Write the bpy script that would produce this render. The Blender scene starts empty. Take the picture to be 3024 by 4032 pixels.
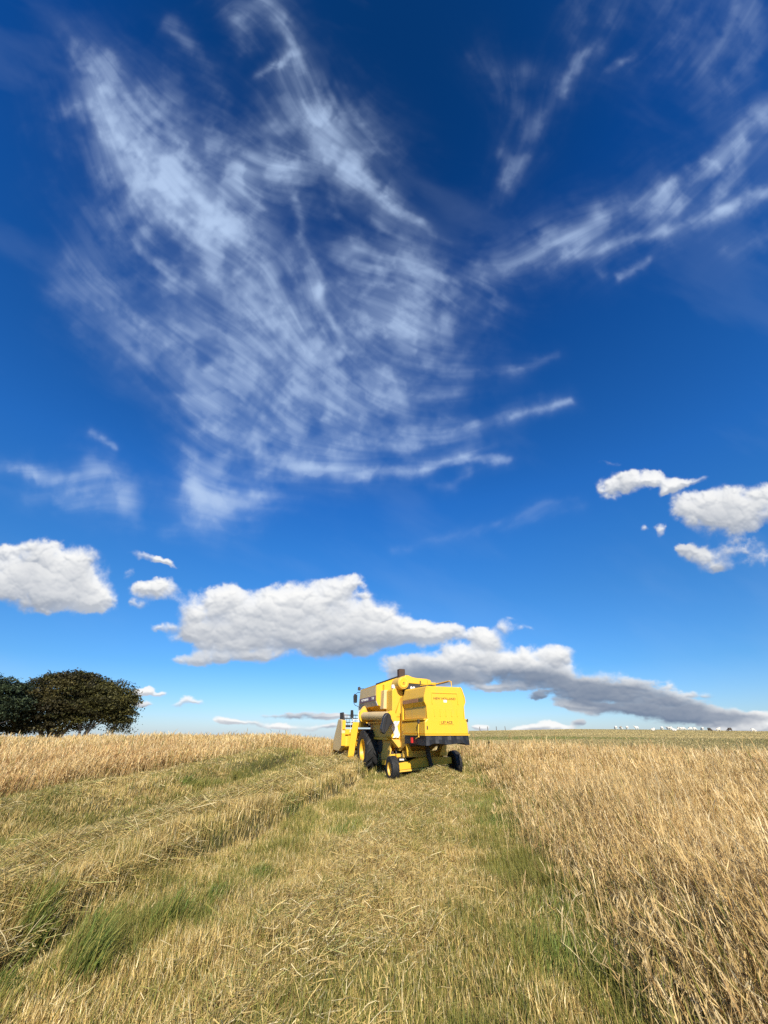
import bpy, bmesh, math, random
import numpy as np
from mathutils import Vector, Matrix, Euler
random.seed(7)
rng = np.random.default_rng(11)
S = bpy.context.scene
R = math.radians

# ------------------------------------------------------------------ camera
EYE = 1.6
PITCH = 30.7
cam_d = bpy.data.cameras.new('camera')
cam_d.sensor_fit = 'VERTICAL'
cam_d.sensor_height = 36.0
cam_d.lens = 13.0
cam_d.clip_start = 0.05
cam_d.clip_end = 5000
cam = bpy.data.objects.new('camera', cam_d)
cam.location = (0, 0, EYE)
cam.rotation_euler = (R(90 + PITCH), 0, 0)
S.collection.objects.link(cam)
S.camera = cam

# ------------------------------------------------------------------ sun, view
SUN_AZ = 5.0      # degrees from straight behind the camera towards its right
SUN_EL = 34.0
sd = Vector((math.sin(R(SUN_AZ)) * math.cos(R(SUN_EL)), -math.cos(R(SUN_AZ)) * math.cos(R(SUN_EL)), math.sin(R(SUN_EL))))
sun_d = bpy.data.lights.new('sun', 'SUN')
sun_d.energy = 5.0
sun_d.angle = R(0.5)
sun_d.color = (1.0, 0.92, 0.79)
sun = bpy.data.objects.new('sun', sun_d)
sun.rotation_euler = (-sd).to_track_quat('-Z', 'Y').to_euler()
sun.location = (20, -30, 40)
S.collection.objects.link(sun)
S.view_settings.view_transform = 'Standard'
S.view_settings.look = 'None'
S.view_settings.exposure = 0.5
S.view_settings.gamma = 1.0
S.cycles.max_bounces = 6
S.cycles.transparent_max_bounces = 8
S.cycles.use_denoising = False

# ------------------------------------------------------------------ world: sky and clouds
W = bpy.data.worlds.new('World')
S.world = W
W.use_nodes = True
nt = W.node_tree
nt.nodes.clear()

class N:
    """tiny node-graph helper"""
    def __init__(s, tree): s.t = tree
    def node(s, typ, **kw):
        n = s.t.nodes.new(typ)
        for k, v in kw.items(): setattr(n, k, v)
        return n
    def set(s, sock, v):
        if v is None: return
        if isinstance(v, bpy.types.NodeSocket): s.t.links.new(v, sock)
        else: sock.default_value = v
    def m(s, op, a, b=None, c=None, clamp=False):
        n = s.node('ShaderNodeMath', operation=op, use_clamp=clamp)
        s.set(n.inputs[0], a); s.set(n.inputs[1], b); s.set(n.inputs[2], c)
        return n.outputs[0]
    def v(s, op, a, b=None, scale=None):
        n = s.node('ShaderNodeVectorMath', operation=op)
        s.set(n.inputs[0], a); s.set(n.inputs[1], b)
        if scale is not None: s.set(n.inputs['Scale'], scale)
        return n.outputs['Value'] if op in ('DOT_PRODUCT', 'LENGTH') else n.outputs[0]
    def mapping(s, vec, loc=(0, 0, 0), rot=(0, 0, 0), sc=(1, 1, 1), typ='POINT'):
        n = s.node('ShaderNodeMapping', vector_type=typ)
        s.set(n.inputs['Vector'], vec)
        if typ != 'VECTOR' and 'Location' in n.inputs: n.inputs['Location'].default_value = loc
        n.inputs['Rotation'].default_value = rot
        n.inputs['Scale'].default_value = sc
        return n.outputs[0]
    def noise(s, vec, scale, detail=6, rough=0.55, lac=2.0, dist=0.0, col=False):
        n = s.node('ShaderNodeTexNoise')
        s.set(n.inputs['Vector'], vec)
        n.inputs['Scale'].default_value = scale
        n.inputs['Detail'].default_value = detail
        n.inputs['Roughness'].default_value = rough
        n.inputs['Lacunarity'].default_value = lac
        n.inputs['Distortion'].default_value = dist
        return n.outputs['Color'] if col else n.outputs['Fac']
    def ramp(s, x, a, b, c=0.0, d=1.0, kind='SMOOTHSTEP'):
        n = s.node('ShaderNodeMapRange', interpolation_type=kind)
        s.set(n.inputs[0], x)
        for i, q in zip((1, 2, 3, 4), (a, b, c, d)): s.set(n.inputs[i], q)
        return n.outputs[0]
    def mix(s, f, a, b, blend='MIX'):
        n = s.node('ShaderNodeMix', data_type='RGBA', blend_type=blend)
        s.set(n.inputs[0], f)
        s.set(n.inputs[6], a); s.set(n.inputs[7], b)
        return n.outputs[2]
    def comb(s, x, y, z=0.0):
        n = s.node('ShaderNodeCombineXYZ')
        s.set(n.inputs[0], x); s.set(n.inputs[1], y); s.set(n.inputs[2], z)
        return n.outputs[0]

def ss(a, b, x):
    t_ = np.clip((np.asarray(x, float) - a) / (b - a), 0, 1); return t_ * t_ * (3 - 2 * t_)
def vnoise(x, y, seed=0):
    xi = np.floor(x).astype(np.int64); yi = np.floor(y).astype(np.int64)
    fx = x - xi; fy = y - yi; fx = fx * fx * (3 - 2 * fx); fy = fy * fy * (3 - 2 * fy)
    def h(a, b):
        n_ = (a * 374761393 + b * 668265263 + seed * 1442695041) & 0xffffffff
        n_ = ((n_ ^ (n_ >> 13)) * 1274126177) & 0xffffffff
        return ((n_ ^ (n_ >> 16)) & 0xffff) / 65535.0
    return (h(xi, yi) * (1 - fx) + h(xi + 1, yi) * fx) * (1 - fy) + (h(xi, yi + 1) * (1 - fx) + h(xi + 1, yi + 1) * fx) * fy
def fbm(x, y, seed=0, o=4):
    s_ = 0; a = .5; t_ = 0
    for i in range(o):
        s_ = s_ + a * vnoise(x * 2 ** i, y * 2 ** i, seed + i * 17); t_ += a; a *= .5
    return s_ / t_

g = N(nt)
tc = g.node('ShaderNodeTexCoord')
D = g.v('NORMALIZE', tc.outputs['Generated'])
SKY_STR = 0.10
CLOUD_GAIN = 0.75
sky = g.node('ShaderNodeTexSky', sky_type='NISHITA', sun_disc=False)
sky.sun_elevation = R(SUN_EL)
sky.sun_rotation = math.atan2(sd.x, sd.y)
sky.altitude = 300
sky.air_density = 1.0
sky.dust_density = 0.35
sky.ozone_density = 4.0
SKY = sky.outputs[0]

# chart of the half of the sky the field looks into (gnomonic about 30.7 deg above the northern horizon)
cp, sp = math.cos(R(30.7)), math.sin(R(30.7))
fz = g.v('DOT_PRODUCT', D, (0, cp, sp))
fzs = g.m('MAXIMUM', fz, 0.12)
U0 = g.m('DIVIDE', g.v('DOT_PRODUCT', D, (1, 0, 0)), fzs)
V0 = g.m('DIVIDE', g.v('DOT_PRODUCT', D, (0, -sp, cp)), fzs)
UV = g.comb(U0, V0)
front = g.ramp(fz, 0.15, 0.3)
# ------------------------------------------------------------------ clouds: a density chart of the sky, computed from noise
# (gnomonic chart about a direction 30.7 deg above the northern horizon; columns and rows are degrees-like chart units)
CH_K = 798.8
CH_X0, CH_X1, CH_Y0, CH_Y1 = -250, 1910, -160, 1720
def fbm_w(x, y, seed, o, gain=.5, rot=.6):
    s_ = 0; a = 1.0; t_ = 0
    c_, n_ = math.cos(rot), math.sin(rot)
    for i in range(o):
        s_ = s_ + a * vnoise(x, y, seed + i * 13); t_ += a; a *= gain
        x, y = (x * c_ - y * n_) * 2.03 + 7.1, (x * n_ + y * c_) * 2.03 + 3.7
    return s_ / t_
def worley(x, y, seed):
    xi = np.floor(x).astype(np.int64); yi = np.floor(y).astype(np.int64)
    best = np.full(x.shape, 9.0)
    for i in (-1, 0, 1):
        for j in (-1, 0, 1):
            a, b = xi + i, yi + j
            n_ = (a * 374761393 + b * 668265263 + seed * 1442695041) & 0xffffffff
            n_ = ((n_ ^ (n_ >> 13)) * 1274126177) & 0xffffffff
            px = a + (n_ & 0xff) / 255.0; py = b + ((n_ >> 9) & 0xff) / 255.0
            best = np.minimum(best, (px - x) ** 2 + (py - y) ** 2)
    return np.sqrt(best)
def bil(img, x, y):
    h, w = img.shape
    x = np.clip(x, 0, w - 1.001); y = np.clip(y, 0, h - 1.001)
    xi = x.astype(np.int32); yi = y.astype(np.int32); fx = (x - xi).astype(np.float32); fy = (y - yi).astype(np.float32)
    k = yi * w + xi; f = img.ravel()
    return (f[k] * (1 - fx) + f[k + 1] * fx) * (1 - fy) + (f[k + w] * (1 - fx) + f[k + w + 1] * fx) * fy
# cirrus strokes: x1, y1, x2, y2, half width, density
CIRRUS = [
 (172,110,235,235,34,.55),(215,225,300,345,46,.95),(280,320,360,420,60,1.7),(345,400,440,470,58,1.7),(400,460,480,495,44,1.5),(470,480,540,570,22,.5),
 (150,225,172,258,20,.4),(165,95,240,120,16,.3),(240,120,320,230,18,.42),(310,220,420,360,24,.35),(380,290,480,430,20,.25),(400,215,480,330,36,.18),(370,55,450,150,16,.2),(450,170,520,300,30,.16),
 (515,20,560,0,26,.5),(560,0,602,60,18,.5),(600,55,632,118,15,.75),(632,118,605,150,10,.75),(608,148,562,168,8,.7),(520,40,545,110,20,.35),(640,120,655,160,12,.4),
 (622,160,668,270,34,.55),(668,260,700,300,34,.75),(690,270,720,300,40,.95),(700,300,780,380,32,.85),(760,360,840,430,26,.95),(830,425,905,480,13,.75),(900,478,975,522,9,.35),
 (560,300,690,290,46,.6),(525,350,640,360,34,.6),(640,370,720,330,40,.6),(750,290,830,330,34,.5),(680,170,780,260,26,.22),(740,190,800,290,10,.3),(820,330,850,420,12,.25),
 (520,380,560,450,22,.35),(480,300,540,400,26,.2),
 (230,450,400,620,12,.22),(290,520,390,600,10,.25),
 (160,560,330,690,34,.20),(130,640,260,730,30,.20),(200,640,420,745,42,.36),(260,700,400,790,34,.38),(300,600,420,700,22,.24),
 (360,610,415,632,20,.6),(450,585,540,610,26,.65),(470,610,580,650,30,.75),(540,610,610,700,36,.75),(560,690,650,760,46,.55),
 (540,500,590,600,28,.3),(520,540,600,620,12,.35),(640,430,665,520,9,.45),(660,520,700,640,11,.65),(690,620,742,750,11,.85),(640,560,690,700,22,.4),
 (760,440,775,540,16,.25),(715,420,760,540,10,.2),(800,470,860,520,10,.2),
 (760,580,880,560,44,.5),(860,560,965,600,34,.65),(880,610,960,680,44,.65),(800,640,920,700,56,.6),(780,720,920,770,56,.75),(740,760,860,830,50,.75),(860,740,950,700,36,.5),
 (950,600,990,610,12,.5),(680,760,780,900,30,.45),
 (320,740,440,830,44,.6),(400,800,470,920,32,.7),(370,830,430,930,12,.5),(440,740,600,800,56,.55),(480,820,560,920,44,.55),(560,800,680,860,50,.5),(600,700,720,760,50,.45),
 (440,920,560,990,26,.75),(540,900,660,990,40,.55),(620,880,740,960,44,.5),(720,900,860,860,34,.5),(840,870,985,845,18,.4),(760,960,960,920,26,.45),
 (560,985,690,1022,16,.95),(680,1018,800,1028,13,1.1),(790,1026,920,1010,12,1.1),(910,1008,1010,990,9,.8),(1000,990,1095,996,9,.7),(580,1010,720,985,30,.45),
 (860,965,1020,930,18,.45),(1010,930,1110,900,13,.55),(1100,902,1225,866,10,.6),(940,1000,1060,960,14,.25),
 (405,985,425,1070,22,.75),(420,1060,480,1100,26,1.2),(440,1095,545,1080,22,1.5),(480,1010,560,1060,30,.8),(500,1040,600,1020,16,.45),(400,1120,425,1130,8,.3),
 (925,1045,975,1050,11,.35),(970,1045,1012,1018,10,.35),(955,812,1120,800,12,.26),(1110,800,1200,770,9,.3),(985,790,1052,690,12,.28),(950,740,1020,700,14,.25),(1060,650,1085,665,12,.2),
 (0,1003,80,1020,10,.7),(70,1018,150,1040,14,.6),(140,1030,200,1020,16,.5),(60,1070,180,1072,16,.4),(170,1060,260,1080,30,.5),(200,990,270,1050,20,.35),(240,1050,285,1110,26,.3),
 (205,940,232,946,7,.9),(228,946,256,962,6,.9),(850,1190,1260,1090,12,.10),(900,1175,1250,1075,8,.10),(360,1150,440,1130,14,.15),
 (1800,330,1640,415,22,1.0),(1660,405,1560,452,15,1.0),(1570,448,1440,505,14,.7),(1450,500,1310,540,13,.55),(1320,535,1220,555,12,.45),
 (1720,210,1620,285,26,.6),(1640,270,1530,350,22,.6),(1540,345,1430,420,18,.5),(1440,410,1300,470,18,.45),(1310,465,1180,525,20,.4),(1200,515,1050,600,30,.32),(1050,600,1000,640,30,.15),
 (1660,320,1450,440,44,.30),(1480,420,1250,520,40,.30),(1260,520,1090,590,34,.25),(1560,400,1400,470,14,.4),
 (1258,112,1210,190,15,.38),(1215,180,1150,290,20,.36),(1160,280,1090,390,22,.28),(1100,380,1040,460,22,.16),(1130,150,1115,250,20,.16),(1125,240,1080,330,10,.2),(1030,110,1110,220,26,.12),
 (1395,566,1345,602,7,.4),(1290,565,1310,600,10,.15),(1310,150,1335,130,11,.35),(1335,130,1370,122,8,.3),
 (1250,0,1240,80,24,.14),(1330,-20,1290,90,40,.12),(1480,0,1420,120,60,.14),(1600,20,1540,150,50,.15),(1640,60,1560,250,30,.10),(1590,545,1650,510,26,.18)]
# cumulus: cx, cy, rx, ry, angle, weight
CUMULUS = [
 (40,1230,84,56),(120,1215,76,44),(185,1230,56,44),(212,1290,40,38),(60,1275,120,40),(150,1285,90,40),(10,1190,34,18),(62,1180,22,12,0,.6),
 (345,1276,54,24),(330,1265,26,14),(296,1308,18,13,0,.8),(330,1206,46,10,-16,.75),(285,1240,12,20,-30,.45),(380,1226,26,6,-14,.4),
 (440,1302,50,26),(490,1300,44,32),(425,1330,50,22),(560,1310,50,40),(610,1300,60,38),(680,1290,70,36),(740,1278,50,34),(765,1262,26,18,35,.8),(800,1320,56,36),(840,1345,50,30),
 (540,1350,100,36),(660,1350,130,50),(760,1360,100,46),(700,1395,140,28),(470,1375,70,34),(410,1365,50,20),(345,1356,28,9,0,.8),(520,1395,80,30),(430,1424,70,16),(560,1420,70,14),(880,1375,60,24),
 (930,1372,50,26),(985,1366,44,22),(1040,1372,30,18),(1090,1356,20,20,30,.75),(1060,1385,40,16),(1130,1355,24,7,0,.35),(1110,1340,16,6,-20,.4),
 (870,1440,60,22),(950,1425,70,28),(1030,1415,70,28),(1100,1418,60,30),(1170,1410,50,26),(1220,1420,36,22),(1080,1440,140,24),(960,1450,120,22),
 (990,1472,120,20,0,.9),(880,1460,60,16,0,.7),(1180,1470,90,30,-6),(1250,1488,80,44,-8),(1320,1500,80,50,-8),(1400,1512,80,48,-8),(1480,1532,90,36,-6),(1570,1548,90,24,-4),(1640,1550,50,12),(1500,1550,120,14,-6,.8),(1620,1568,50,14),(1160,1503,26,8,0,.8),(1080,1486,60,9,0,.8),(1240,1520,50,10,-6,.7),(1330,1535,90,12,-8,.7),
 (1320,1054,36,28),(1370,1040,46,24),(1415,1034,32,18),(1455,1052,34,20,20,.8),(1500,1046,30,12,12,.7),(1310,1000,24,10,0,.4),(1430,1070,20,10,0,.5),
 (1500,1100,50,32),(1560,1095,64,36),(1620,1080,60,32),(1680,1090,60,44),(1570,1130,90,32),(1432,1145,20,16,0,.75),(1395,1140,12,9,0,.35),
 (1500,1200,40,20,10,.65),(1560,1195,60,24,-8,.7),(1620,1180,60,24,0,.7),(1550,1225,60,18,0,.6),(1650,1215,40,26,0,.6),(1470,1190,20,9,0,.4),
 (305,1493,18,9),(322,1490,14,8),(345,1499,18,6,0,.8),(310,1518,28,8,0,.8),(385,1523,20,8),(405,1514,18,10),(430,1521,20,8),(590,1545,56,8,2,.9),(670,1546,60,10,2,.9),(720,1549,40,8),(478,1556,18,10),(500,1560,24,8),(540,1562,34,8),(600,1568,40,8),(670,1572,50,8),(720,1568,20,6),
 (1130,1572,30,9),(1180,1568,34,11),(1230,1573,28,8),(1250,1559,16,9,0,.75),(1040,1574,22,7),(1590,1578,60,6),(1650,1570,30,10)]
# cloud parts lying in the shade of other cloud: cx, cy, rx, ry, angle, amount
CU_SHADE = [(1000,1466,190,30,0,.75),(900,1452,100,24,0,.6),(1140,1455,120,22,0,.55),(1200,1484,110,34,-6,.8),(1300,1505,120,48,-8,1.0),(1400,1520,120,46,-8,1.05),(1490,1540,110,34,-6,1.0),(1590,1550,90,15,0,.7),(1160,1503,30,10,0,.8),
 (640,1547,130,13,2,.75),(1250,1559,20,10,0,.7),(640,1400,180,34,0,.42),(790,1395,110,30,0,.5),(90,1300,130,22,0,.30),(1550,1225,110,24,0,.22),(310,1520,32,9,0,.3),(470,1425,100,14,0,.2)]
def ell(X, Y, items, lo=1.5):
    out_ = np.zeros(X.shape, np.float32)
    x_ax, y_ax = X[0], Y[:, 0]
    for it in items:
        cx, cy, rx, ry = it[:4]; an = it[4] if len(it) > 4 else 0; w = it[5] if len(it) > 5 else 1.0
        c_, s_ = math.cos(math.radians(an)), math.sin(math.radians(an))
        u = (X - cx); v_ = (Y - cy)
        d = np.sqrt(((u * c_ - v_ * s_) / rx) ** 2 + ((u * s_ + v_ * c_) / ry) ** 2)
        out_ = out_ + w * (1 - ss(0, lo, d))
    return out_
def cloud_chart(step=1.3):
    nx = int((CH_X1 - CH_X0) / step); ny = int((CH_Y1 - CH_Y0) / step)
    xs_ = CH_X0 + (np.arange(nx) + .5) * step; ys_ = CH_Y0 + (np.arange(ny) + .5) * step
    X, Y = [a.astype(np.float32) for a in np.meshgrid(xs_, ys_)]
    # ---- cirrus: filaments combed along the strokes (line integral of fine noise down the flow)
    Xw = X + 34 * (fbm_w(X / 130, Y / 130, 1, 4) - .5) + 14 * (fbm_w(X / 34, Y / 34, 2, 4, .6) - .5)
    Yw = Y + 34 * (fbm_w(X / 130, Y / 130, 3, 4) - .5) + 14 * (fbm_w(X / 34, Y / 34, 4, 4, .6) - .5)
    M = np.zeros(X.shape, np.float32); C2 = np.zeros(X.shape, np.float32) + 1e-4; S2 = np.zeros(X.shape, np.float32); B = np.zeros(X.shape, np.float32)
    for x1, y1, x2, y2, w, wt in CIRRUS:
        pad = w * 4.5 + 60
        i0, i1 = int((min(x1, x2) - pad - CH_X0) / step), int((max(x1, x2) + pad - CH_X0) / step)
        j0, j1 = int((min(y1, y2) - pad - CH_Y0) / step), int((max(y1, y2) + pad - CH_Y0) / step)
        i0, j0 = max(i0, 0), max(j0, 0)
        if i1 <= i0 or j1 <= j0: continue
        sl = (slice(j0, j1), slice(i0, i1))
        x, y = Xw[sl], Yw[sl]
        dx, dy = x2 - x1, y2 - y1; L2 = dx * dx + dy * dy
        t_ = np.clip(((x - x1) * dx + (y - y1) * dy) / L2, 0, 1)
        d = np.sqrt((x - x1 - t_ * dx) ** 2 + (y - y1 - t_ * dy) ** 2) / w
        e = np.exp(-(d / .92) ** 2) + .15 * np.exp(-(d / 2.2) ** 2)
        M[sl] += wt * e * .74
        f_ = wt * np.exp(-(d / 3.0) ** 2); a = 2 * math.atan2(dy, dx)
        C2[sl] += f_ * math.cos(a); S2[sl] += f_ * math.sin(a)
    ang = .5 * np.arctan2(S2, C2) + 1.3 * (fbm_w(X / 210, Y / 210, 9, 2) - .5)
    vx, vy = np.cos(ang).astype(np.float32), np.sin(ang).astype(np.float32)
    base = (fbm_w(X / 14, Y / 14, 21, 4, .68) + .42 * (fbm_w(X / 40, Y / 40, 23, 3, .6) - .5)).astype(np.float32)
    acc = base.copy(); wsum = 1.0
    px0, py0 = np.meshgrid(np.arange(nx, dtype=np.float32), np.arange(ny, dtype=np.float32))
    for sgn in (1, -1):
        px, py = px0.copy(), py0.copy(); nsteps = 16
        for k in range(nsteps):
            u, v_ = bil(vx, px, py), bil(vy, px, py)
            px += sgn * u * 2.4; py += sgn * v_ * 2.4
            wk = 1 - (k / nsteps) ** 2 * .8
            acc += wk * bil(base, px, py); wsum += wk
    lic = acc / wsum
    lm = lic.mean(); sd_ = lic.std()
    fil = np.clip(.5 + (lic - lm) / sd_ * .27, 0, 1.4)
    puff = fbm_w(Xw / 46, Yw / 46, 31, 5, .52)
    pf = ss(.34, .68, puff)
    thick = ss(.85, 1.5, M)
    tex = (1 - thick) * (.42 + .70 * fil ** 1.3) * (.52 + .58 * pf) + thick * (.50 + .50 * fil) * (.62 + .5 * pf)
    big = ss(.30, .62, fbm_w(X / 75, Y / 75, 37, 4, .55))
    ci = 1 - np.exp(-.95 * M * tex * (.40 + .8 * big))
    ci += .05 * ss(.5, .8, fbm_w((X * .9 + Y * .45) / 330, (Y * .9 - X * .45) / 120, 41, 5))
    ci = np.clip(ci, 0, .93)
    # ---- cumulus
    sub = ys_ > 930
    X2, Y2 = X[sub], Y[sub]
    sc = np.interp(Y2, [1000, 1300, 1480, 1580], [1.0, 1.0, .62, .42]).astype(np.float32)   # clouds shrink towards the horizon
    wx = X2 + sc * (38 * (fbm_w(X2 / 70, Y2 / 70, 51, 5, .55) - .5) + 12 * (fbm_w(X2 / 17, Y2 / 17, 52, 4, .6) - .5))
    wy = Y2 + sc * (32 * (fbm_w(X2 / 70, Y2 / 70, 53, 5, .55) - .5) + 12 * (fbm_w(X2 / 17, Y2 / 17, 54, 4, .6) - .5))
    m_ = np.minimum(ell(wx, wy, CUMULUS), 1.6)
    q = .5
    bx, by = (X2 + .5 * wx) / 1.5, (Y2 + .5 * wy) / 1.5
    jx = 9 * (fbm_w(X2 / 14, Y2 / 14, 56, 4, .6) - .5); jy = 9 * (fbm_w(X2 / 14, Y2 / 14, 57, 4, .6) - .5)
    def bump(sx, sy, seed):
        d_ = worley((bx + jx) / sx, (by + jy) / sy, seed)
        return np.sqrt(np.clip(1 - (d_ * 1.02) ** 2, 0, 1))
    w1 = bump(46, 36, 61); w2 = bump(21, 17.5, 62); w3 = bump(9.5, 8.2, 63)
    wo = w1 * .42 + w2 * .30 + w3 * .16
    wo = wo - wo.mean()
    n_ = fbm_w(X2 / 50, Y2 / 44, 64, 6, .56) - .5
    gate = ss(.06, .40, m_)
    low = ss(1430, 1500, Y2)
    n_ = 1.25 * n_ + low * 1.25 * (fbm_w(X2 / 60, Y2 / 15, 68, 5, .6) - .5)
    f = m_ + (.80 * wo + 1.15 * n_) * (.35 + .65 * gate) - .29
    soft = ss(.35, .65, fbm_w(X2 / 60, Y2 / 60, 66, 3))
    alpha = ss(-.18, .32 + .62 * soft, f) * gate
    wB_ = 1 - worley((X2 + .8 * wx) / 1.8 / 50, (Y2 + .8 * wy) / 1.8 / 34, 67)
    wB_ = (wB_ - wB_.mean()).astype(np.float32)
    dens = (np.clip(.50 * m_ + 1.0 * n_ + .62 * wB_ + .22 * (w1 - w1.mean()) + .12, 0, 1.5) * ss(-.05, .25, f)).astype(np.float32)
    # light from above and behind the viewer: march up the chart, plus relief of the billows
    h_, w_ = dens.shape
    T = np.zeros_like(dens); gx, gy = np.meshgrid(np.arange(w_, dtype=np.float32), np.arange(h_, dtype=np.float32))
    for k in range(1, 20):
        s_ = 1.6 * k ** 1.25
        T += bil(dens, gx + .28 * s_ * sc, gy - s_ * sc) * (1.6 * 1.25 * k ** .25) * sc
    T *= step
    # relief of the billows, lit from above and from the viewer's side
    Hh = (44 * np.sqrt(np.clip(m_ + .8 * n_ - .05, 0, 1.4)) + 21 * w1 + 6 * w2 + 1.6 * w3) * sc + 5 * fbm_w(X2 / 16, Y2 / 16, 75, 4, .55)
    for k in range(5):
        Hh = (2 * Hh + np.roll(Hh, 1, 0) + np.roll(Hh, -1, 0) + np.roll(Hh, 1, 1) + np.roll(Hh, -1, 1)) / 6
    gyy, gxx = np.gradient(Hh, step)
    nl = np.clip((.74 - .10 * gxx + .66 * gyy) / np.sqrt(1 + gxx ** 2 + gyy ** 2), 0, 1.2)
    up = np.exp(-T * .021)
    lit = .20 + .80 * (.30 + .70 * nl) * (.36 + .64 * up) + .10
    lit = lit + .26 * (fbm_w(wx / 90, wy / 52, 71, 5, .45) - .5) + low * .35 * (fbm_w(wx / 60, wy / 16, 73, 5, .55) - .5)
    dk = ell(wx, wy, CU_SHADE, 1.5)
    lit = np.clip(lit * (1 - .64 * np.clip(dk, 0, 1.1)), .05, 1)
    cold = np.array([.085, .150, .27]); warm = np.array([.93, .93, .92])
    tt = lit[..., None]
    colr = cold * (1 - tt) + warm * tt
    colr = colr * (1 - .06 * (1 - tt))
    al = np.zeros(X.shape, np.float32); co = np.ones(X.shape + (3,), np.float32) * .8
    al[sub] = alpha * np.interp(f, [0, .5, 1.0], [.72, .94, 1.0]); co[sub] = colr
    cirr = np.array([.46, .60, .84], np.float32)
    hz = ss(1250, 1500, Y)[..., None]
    rgb = cirr * (ci * (1 - al))[..., None] + co * al[..., None]
    a_ = ci * (1 - al) + al
    return np.concatenate([rgb, a_[..., None]], -1).astype(np.float32)
_c = cloud_chart(1.3)[::-1]                        # bottom row first
img = bpy.data.images.new('cloud_chart', _c.shape[1], _c.shape[0], alpha=True, float_buffer=True, is_data=True)
img.alpha_mode = 'CHANNEL_PACKED'
img.pixels.foreach_set(np.ascontiguousarray(_c, np.float32).ravel())
img.update(); img.pack()
u_lo, u_hi = (CH_X0 - 829.5) / CH_K, (CH_X1 - 829.5) / CH_K
v_lo, v_hi = (1106 - CH_Y1) / CH_K, (1106 - CH_Y0) / CH_K
tu = g.m('DIVIDE', g.m('SUBTRACT', U0, u_lo), u_hi - u_lo)
tv = g.m('DIVIDE', g.m('SUBTRACT', V0, v_lo), v_hi - v_lo)
ti = g.node('ShaderNodeTexImage', interpolation='Linear', extension='CLIP')
ti.image = img
g.set(ti.inputs['Vector'], g.comb(tu, tv))
CLOUD, CALPHA = ti.outputs['Color'], ti.outputs['Alpha']

# sky tone: deeper and more saturated overhead, as that day's very clear air showed
upz = g.m('MAXIMUM', g.node('ShaderNodeSeparateXYZ').outputs[2], 0.0)
nt.links.new(D, upz.node.inputs[0].links[0].from_node.inputs[0])
tint = g.node('ShaderNodeValToRGB')
g.set(tint.inputs[0], upz)
t = tint.color_ramp.elements
t[0].position = 0.0; t[0].color = (0.60, 0.72, 0.97, 1)
t[1].position = 1.0; t[1].color = (0.024, 0.27, 0.56, 1)
for p_, c_ in ((.13, (.335, .65, .93)), (.29, (.265, .68, 1.02)), (.41, (.215, .71, 1.16)), (.52, (.172, .70, 1.26)), (.67, (.122, .61, 1.16)), (.78, (.078, .52, 1.07)), (.89, (.036, .40, .90))):
    q = t.new(p_); q.color = (*c_, 1)
SKYC = g.v('SCALE', g.mix(1.0, SKY, tint.outputs[0], 'MULTIPLY'), scale=SKY_STR)
ca = g.m('MULTIPLY', CALPHA, front, clamp=True)
c2 = g.v('ADD', g.v('SCALE', SKYC, scale=g.m('SUBTRACT', 1.0, ca)), g.v('SCALE', CLOUD, scale=g.m('MULTIPLY', front, CLOUD_GAIN)))
bg = g.node('ShaderNodeBackground')
g.set(bg.inputs['Color'], c2)
bg.inputs['Strength'].default_value = 1.0
out = g.node('ShaderNodeOutputWorld')
nt.links.new(bg.outputs[0], out.inputs['Surface'])
W.cycles.sampling_method = 'MANUAL'
W.cycles.sample_map_resolution = 512

# ------------------------------------------------------------------ materials
def new_mat(name):
    m = bpy.data.materials.new(name); m.use_nodes = True
    m.node_tree.nodes.clear()
    return m, N(m.node_tree)
def finish(m, q, shader):
    o = q.node('ShaderNodeOutputMaterial'); m.node_tree.links.new(shader, o.inputs['Surface'])
    return m
def bsdf(q, col, rough=0.5, metal=0.0, spec=0.5, normal=None, coat=0.0):
    b = q.node('ShaderNodeBsdfPrincipled')
    q.set(b.inputs['Base Color'], col); q.set(b.inputs['Roughness'], rough)
    b.inputs['Metallic'].default_value = metal
    b.inputs['Specular IOR Level'].default_value = spec
    b.inputs['Coat Weight'].default_value = coat
    if normal is not None: q.set(b.inputs['Normal'], normal)
    return b.outputs[0]
def paint(name, col, rough=0.4, wear=0.25, dirt=(0.30, 0.20, 0.09), scale=3.0, metal=0.0, bump=0.0, spec=0.5):
    m, q = new_mat(name)
    tco = q.node('ShaderNodeTexCoord').outputs['Object']
    n1 = q.noise(q.mapping(tco, sc=(1, 1, .45)), scale, 6, .6)
    f = q.m('MULTIPLY', q.ramp(n1, 0.48, 0.78), wear)
    c = q.mix(f, (*col, 1), (*dirt, 1))
    n2 = q.noise(tco, scale * 9, 4, .6)
    c = q.mix(q.m('MULTIPLY', q.ramp(n2, .55, .8), wear * .8), c, (*[x * .55 for x in col], 1))
    r = q.ramp(n1, .3, .8, rough * .85, min(1, rough * 1.4), 'LINEAR')
    nrm = None
    if bump:
        b = q.node('ShaderNodeBump'); b.inputs['Strength'].default_value = bump; b.inputs['Distance'].default_value = 0.02
        q.set(b.inputs['Height'], n1); nrm = b.outputs[0]
    return finish(m, q, bsdf(q, c, r, metal, spec, nrm))
YEL = paint('yellow_paint', (0.79, 0.445, 0.026), .42, .22, (.42, .27, .10), bump=.15)
YELD = paint('yellow_paint_dusty', (0.74, 0.45, 0.07), .5, .5, (.36, .26, .13), 2.2, bump=.15)
TAN = paint('dusty_shaded_panel', (0.66, 0.48, 0.22), .5, .5, (.36, .26, .15), 2.0)  # dust, with the greyed tan of shaded yellow also put into the colour
GREYP = paint('grey_paint', (.34, .35, .36), .5, .2)
BLACK = paint('black_rubber_sheet', (.012, .012, .013), .5, .15, (.08, .07, .06), 4, bump=.5)
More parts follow.
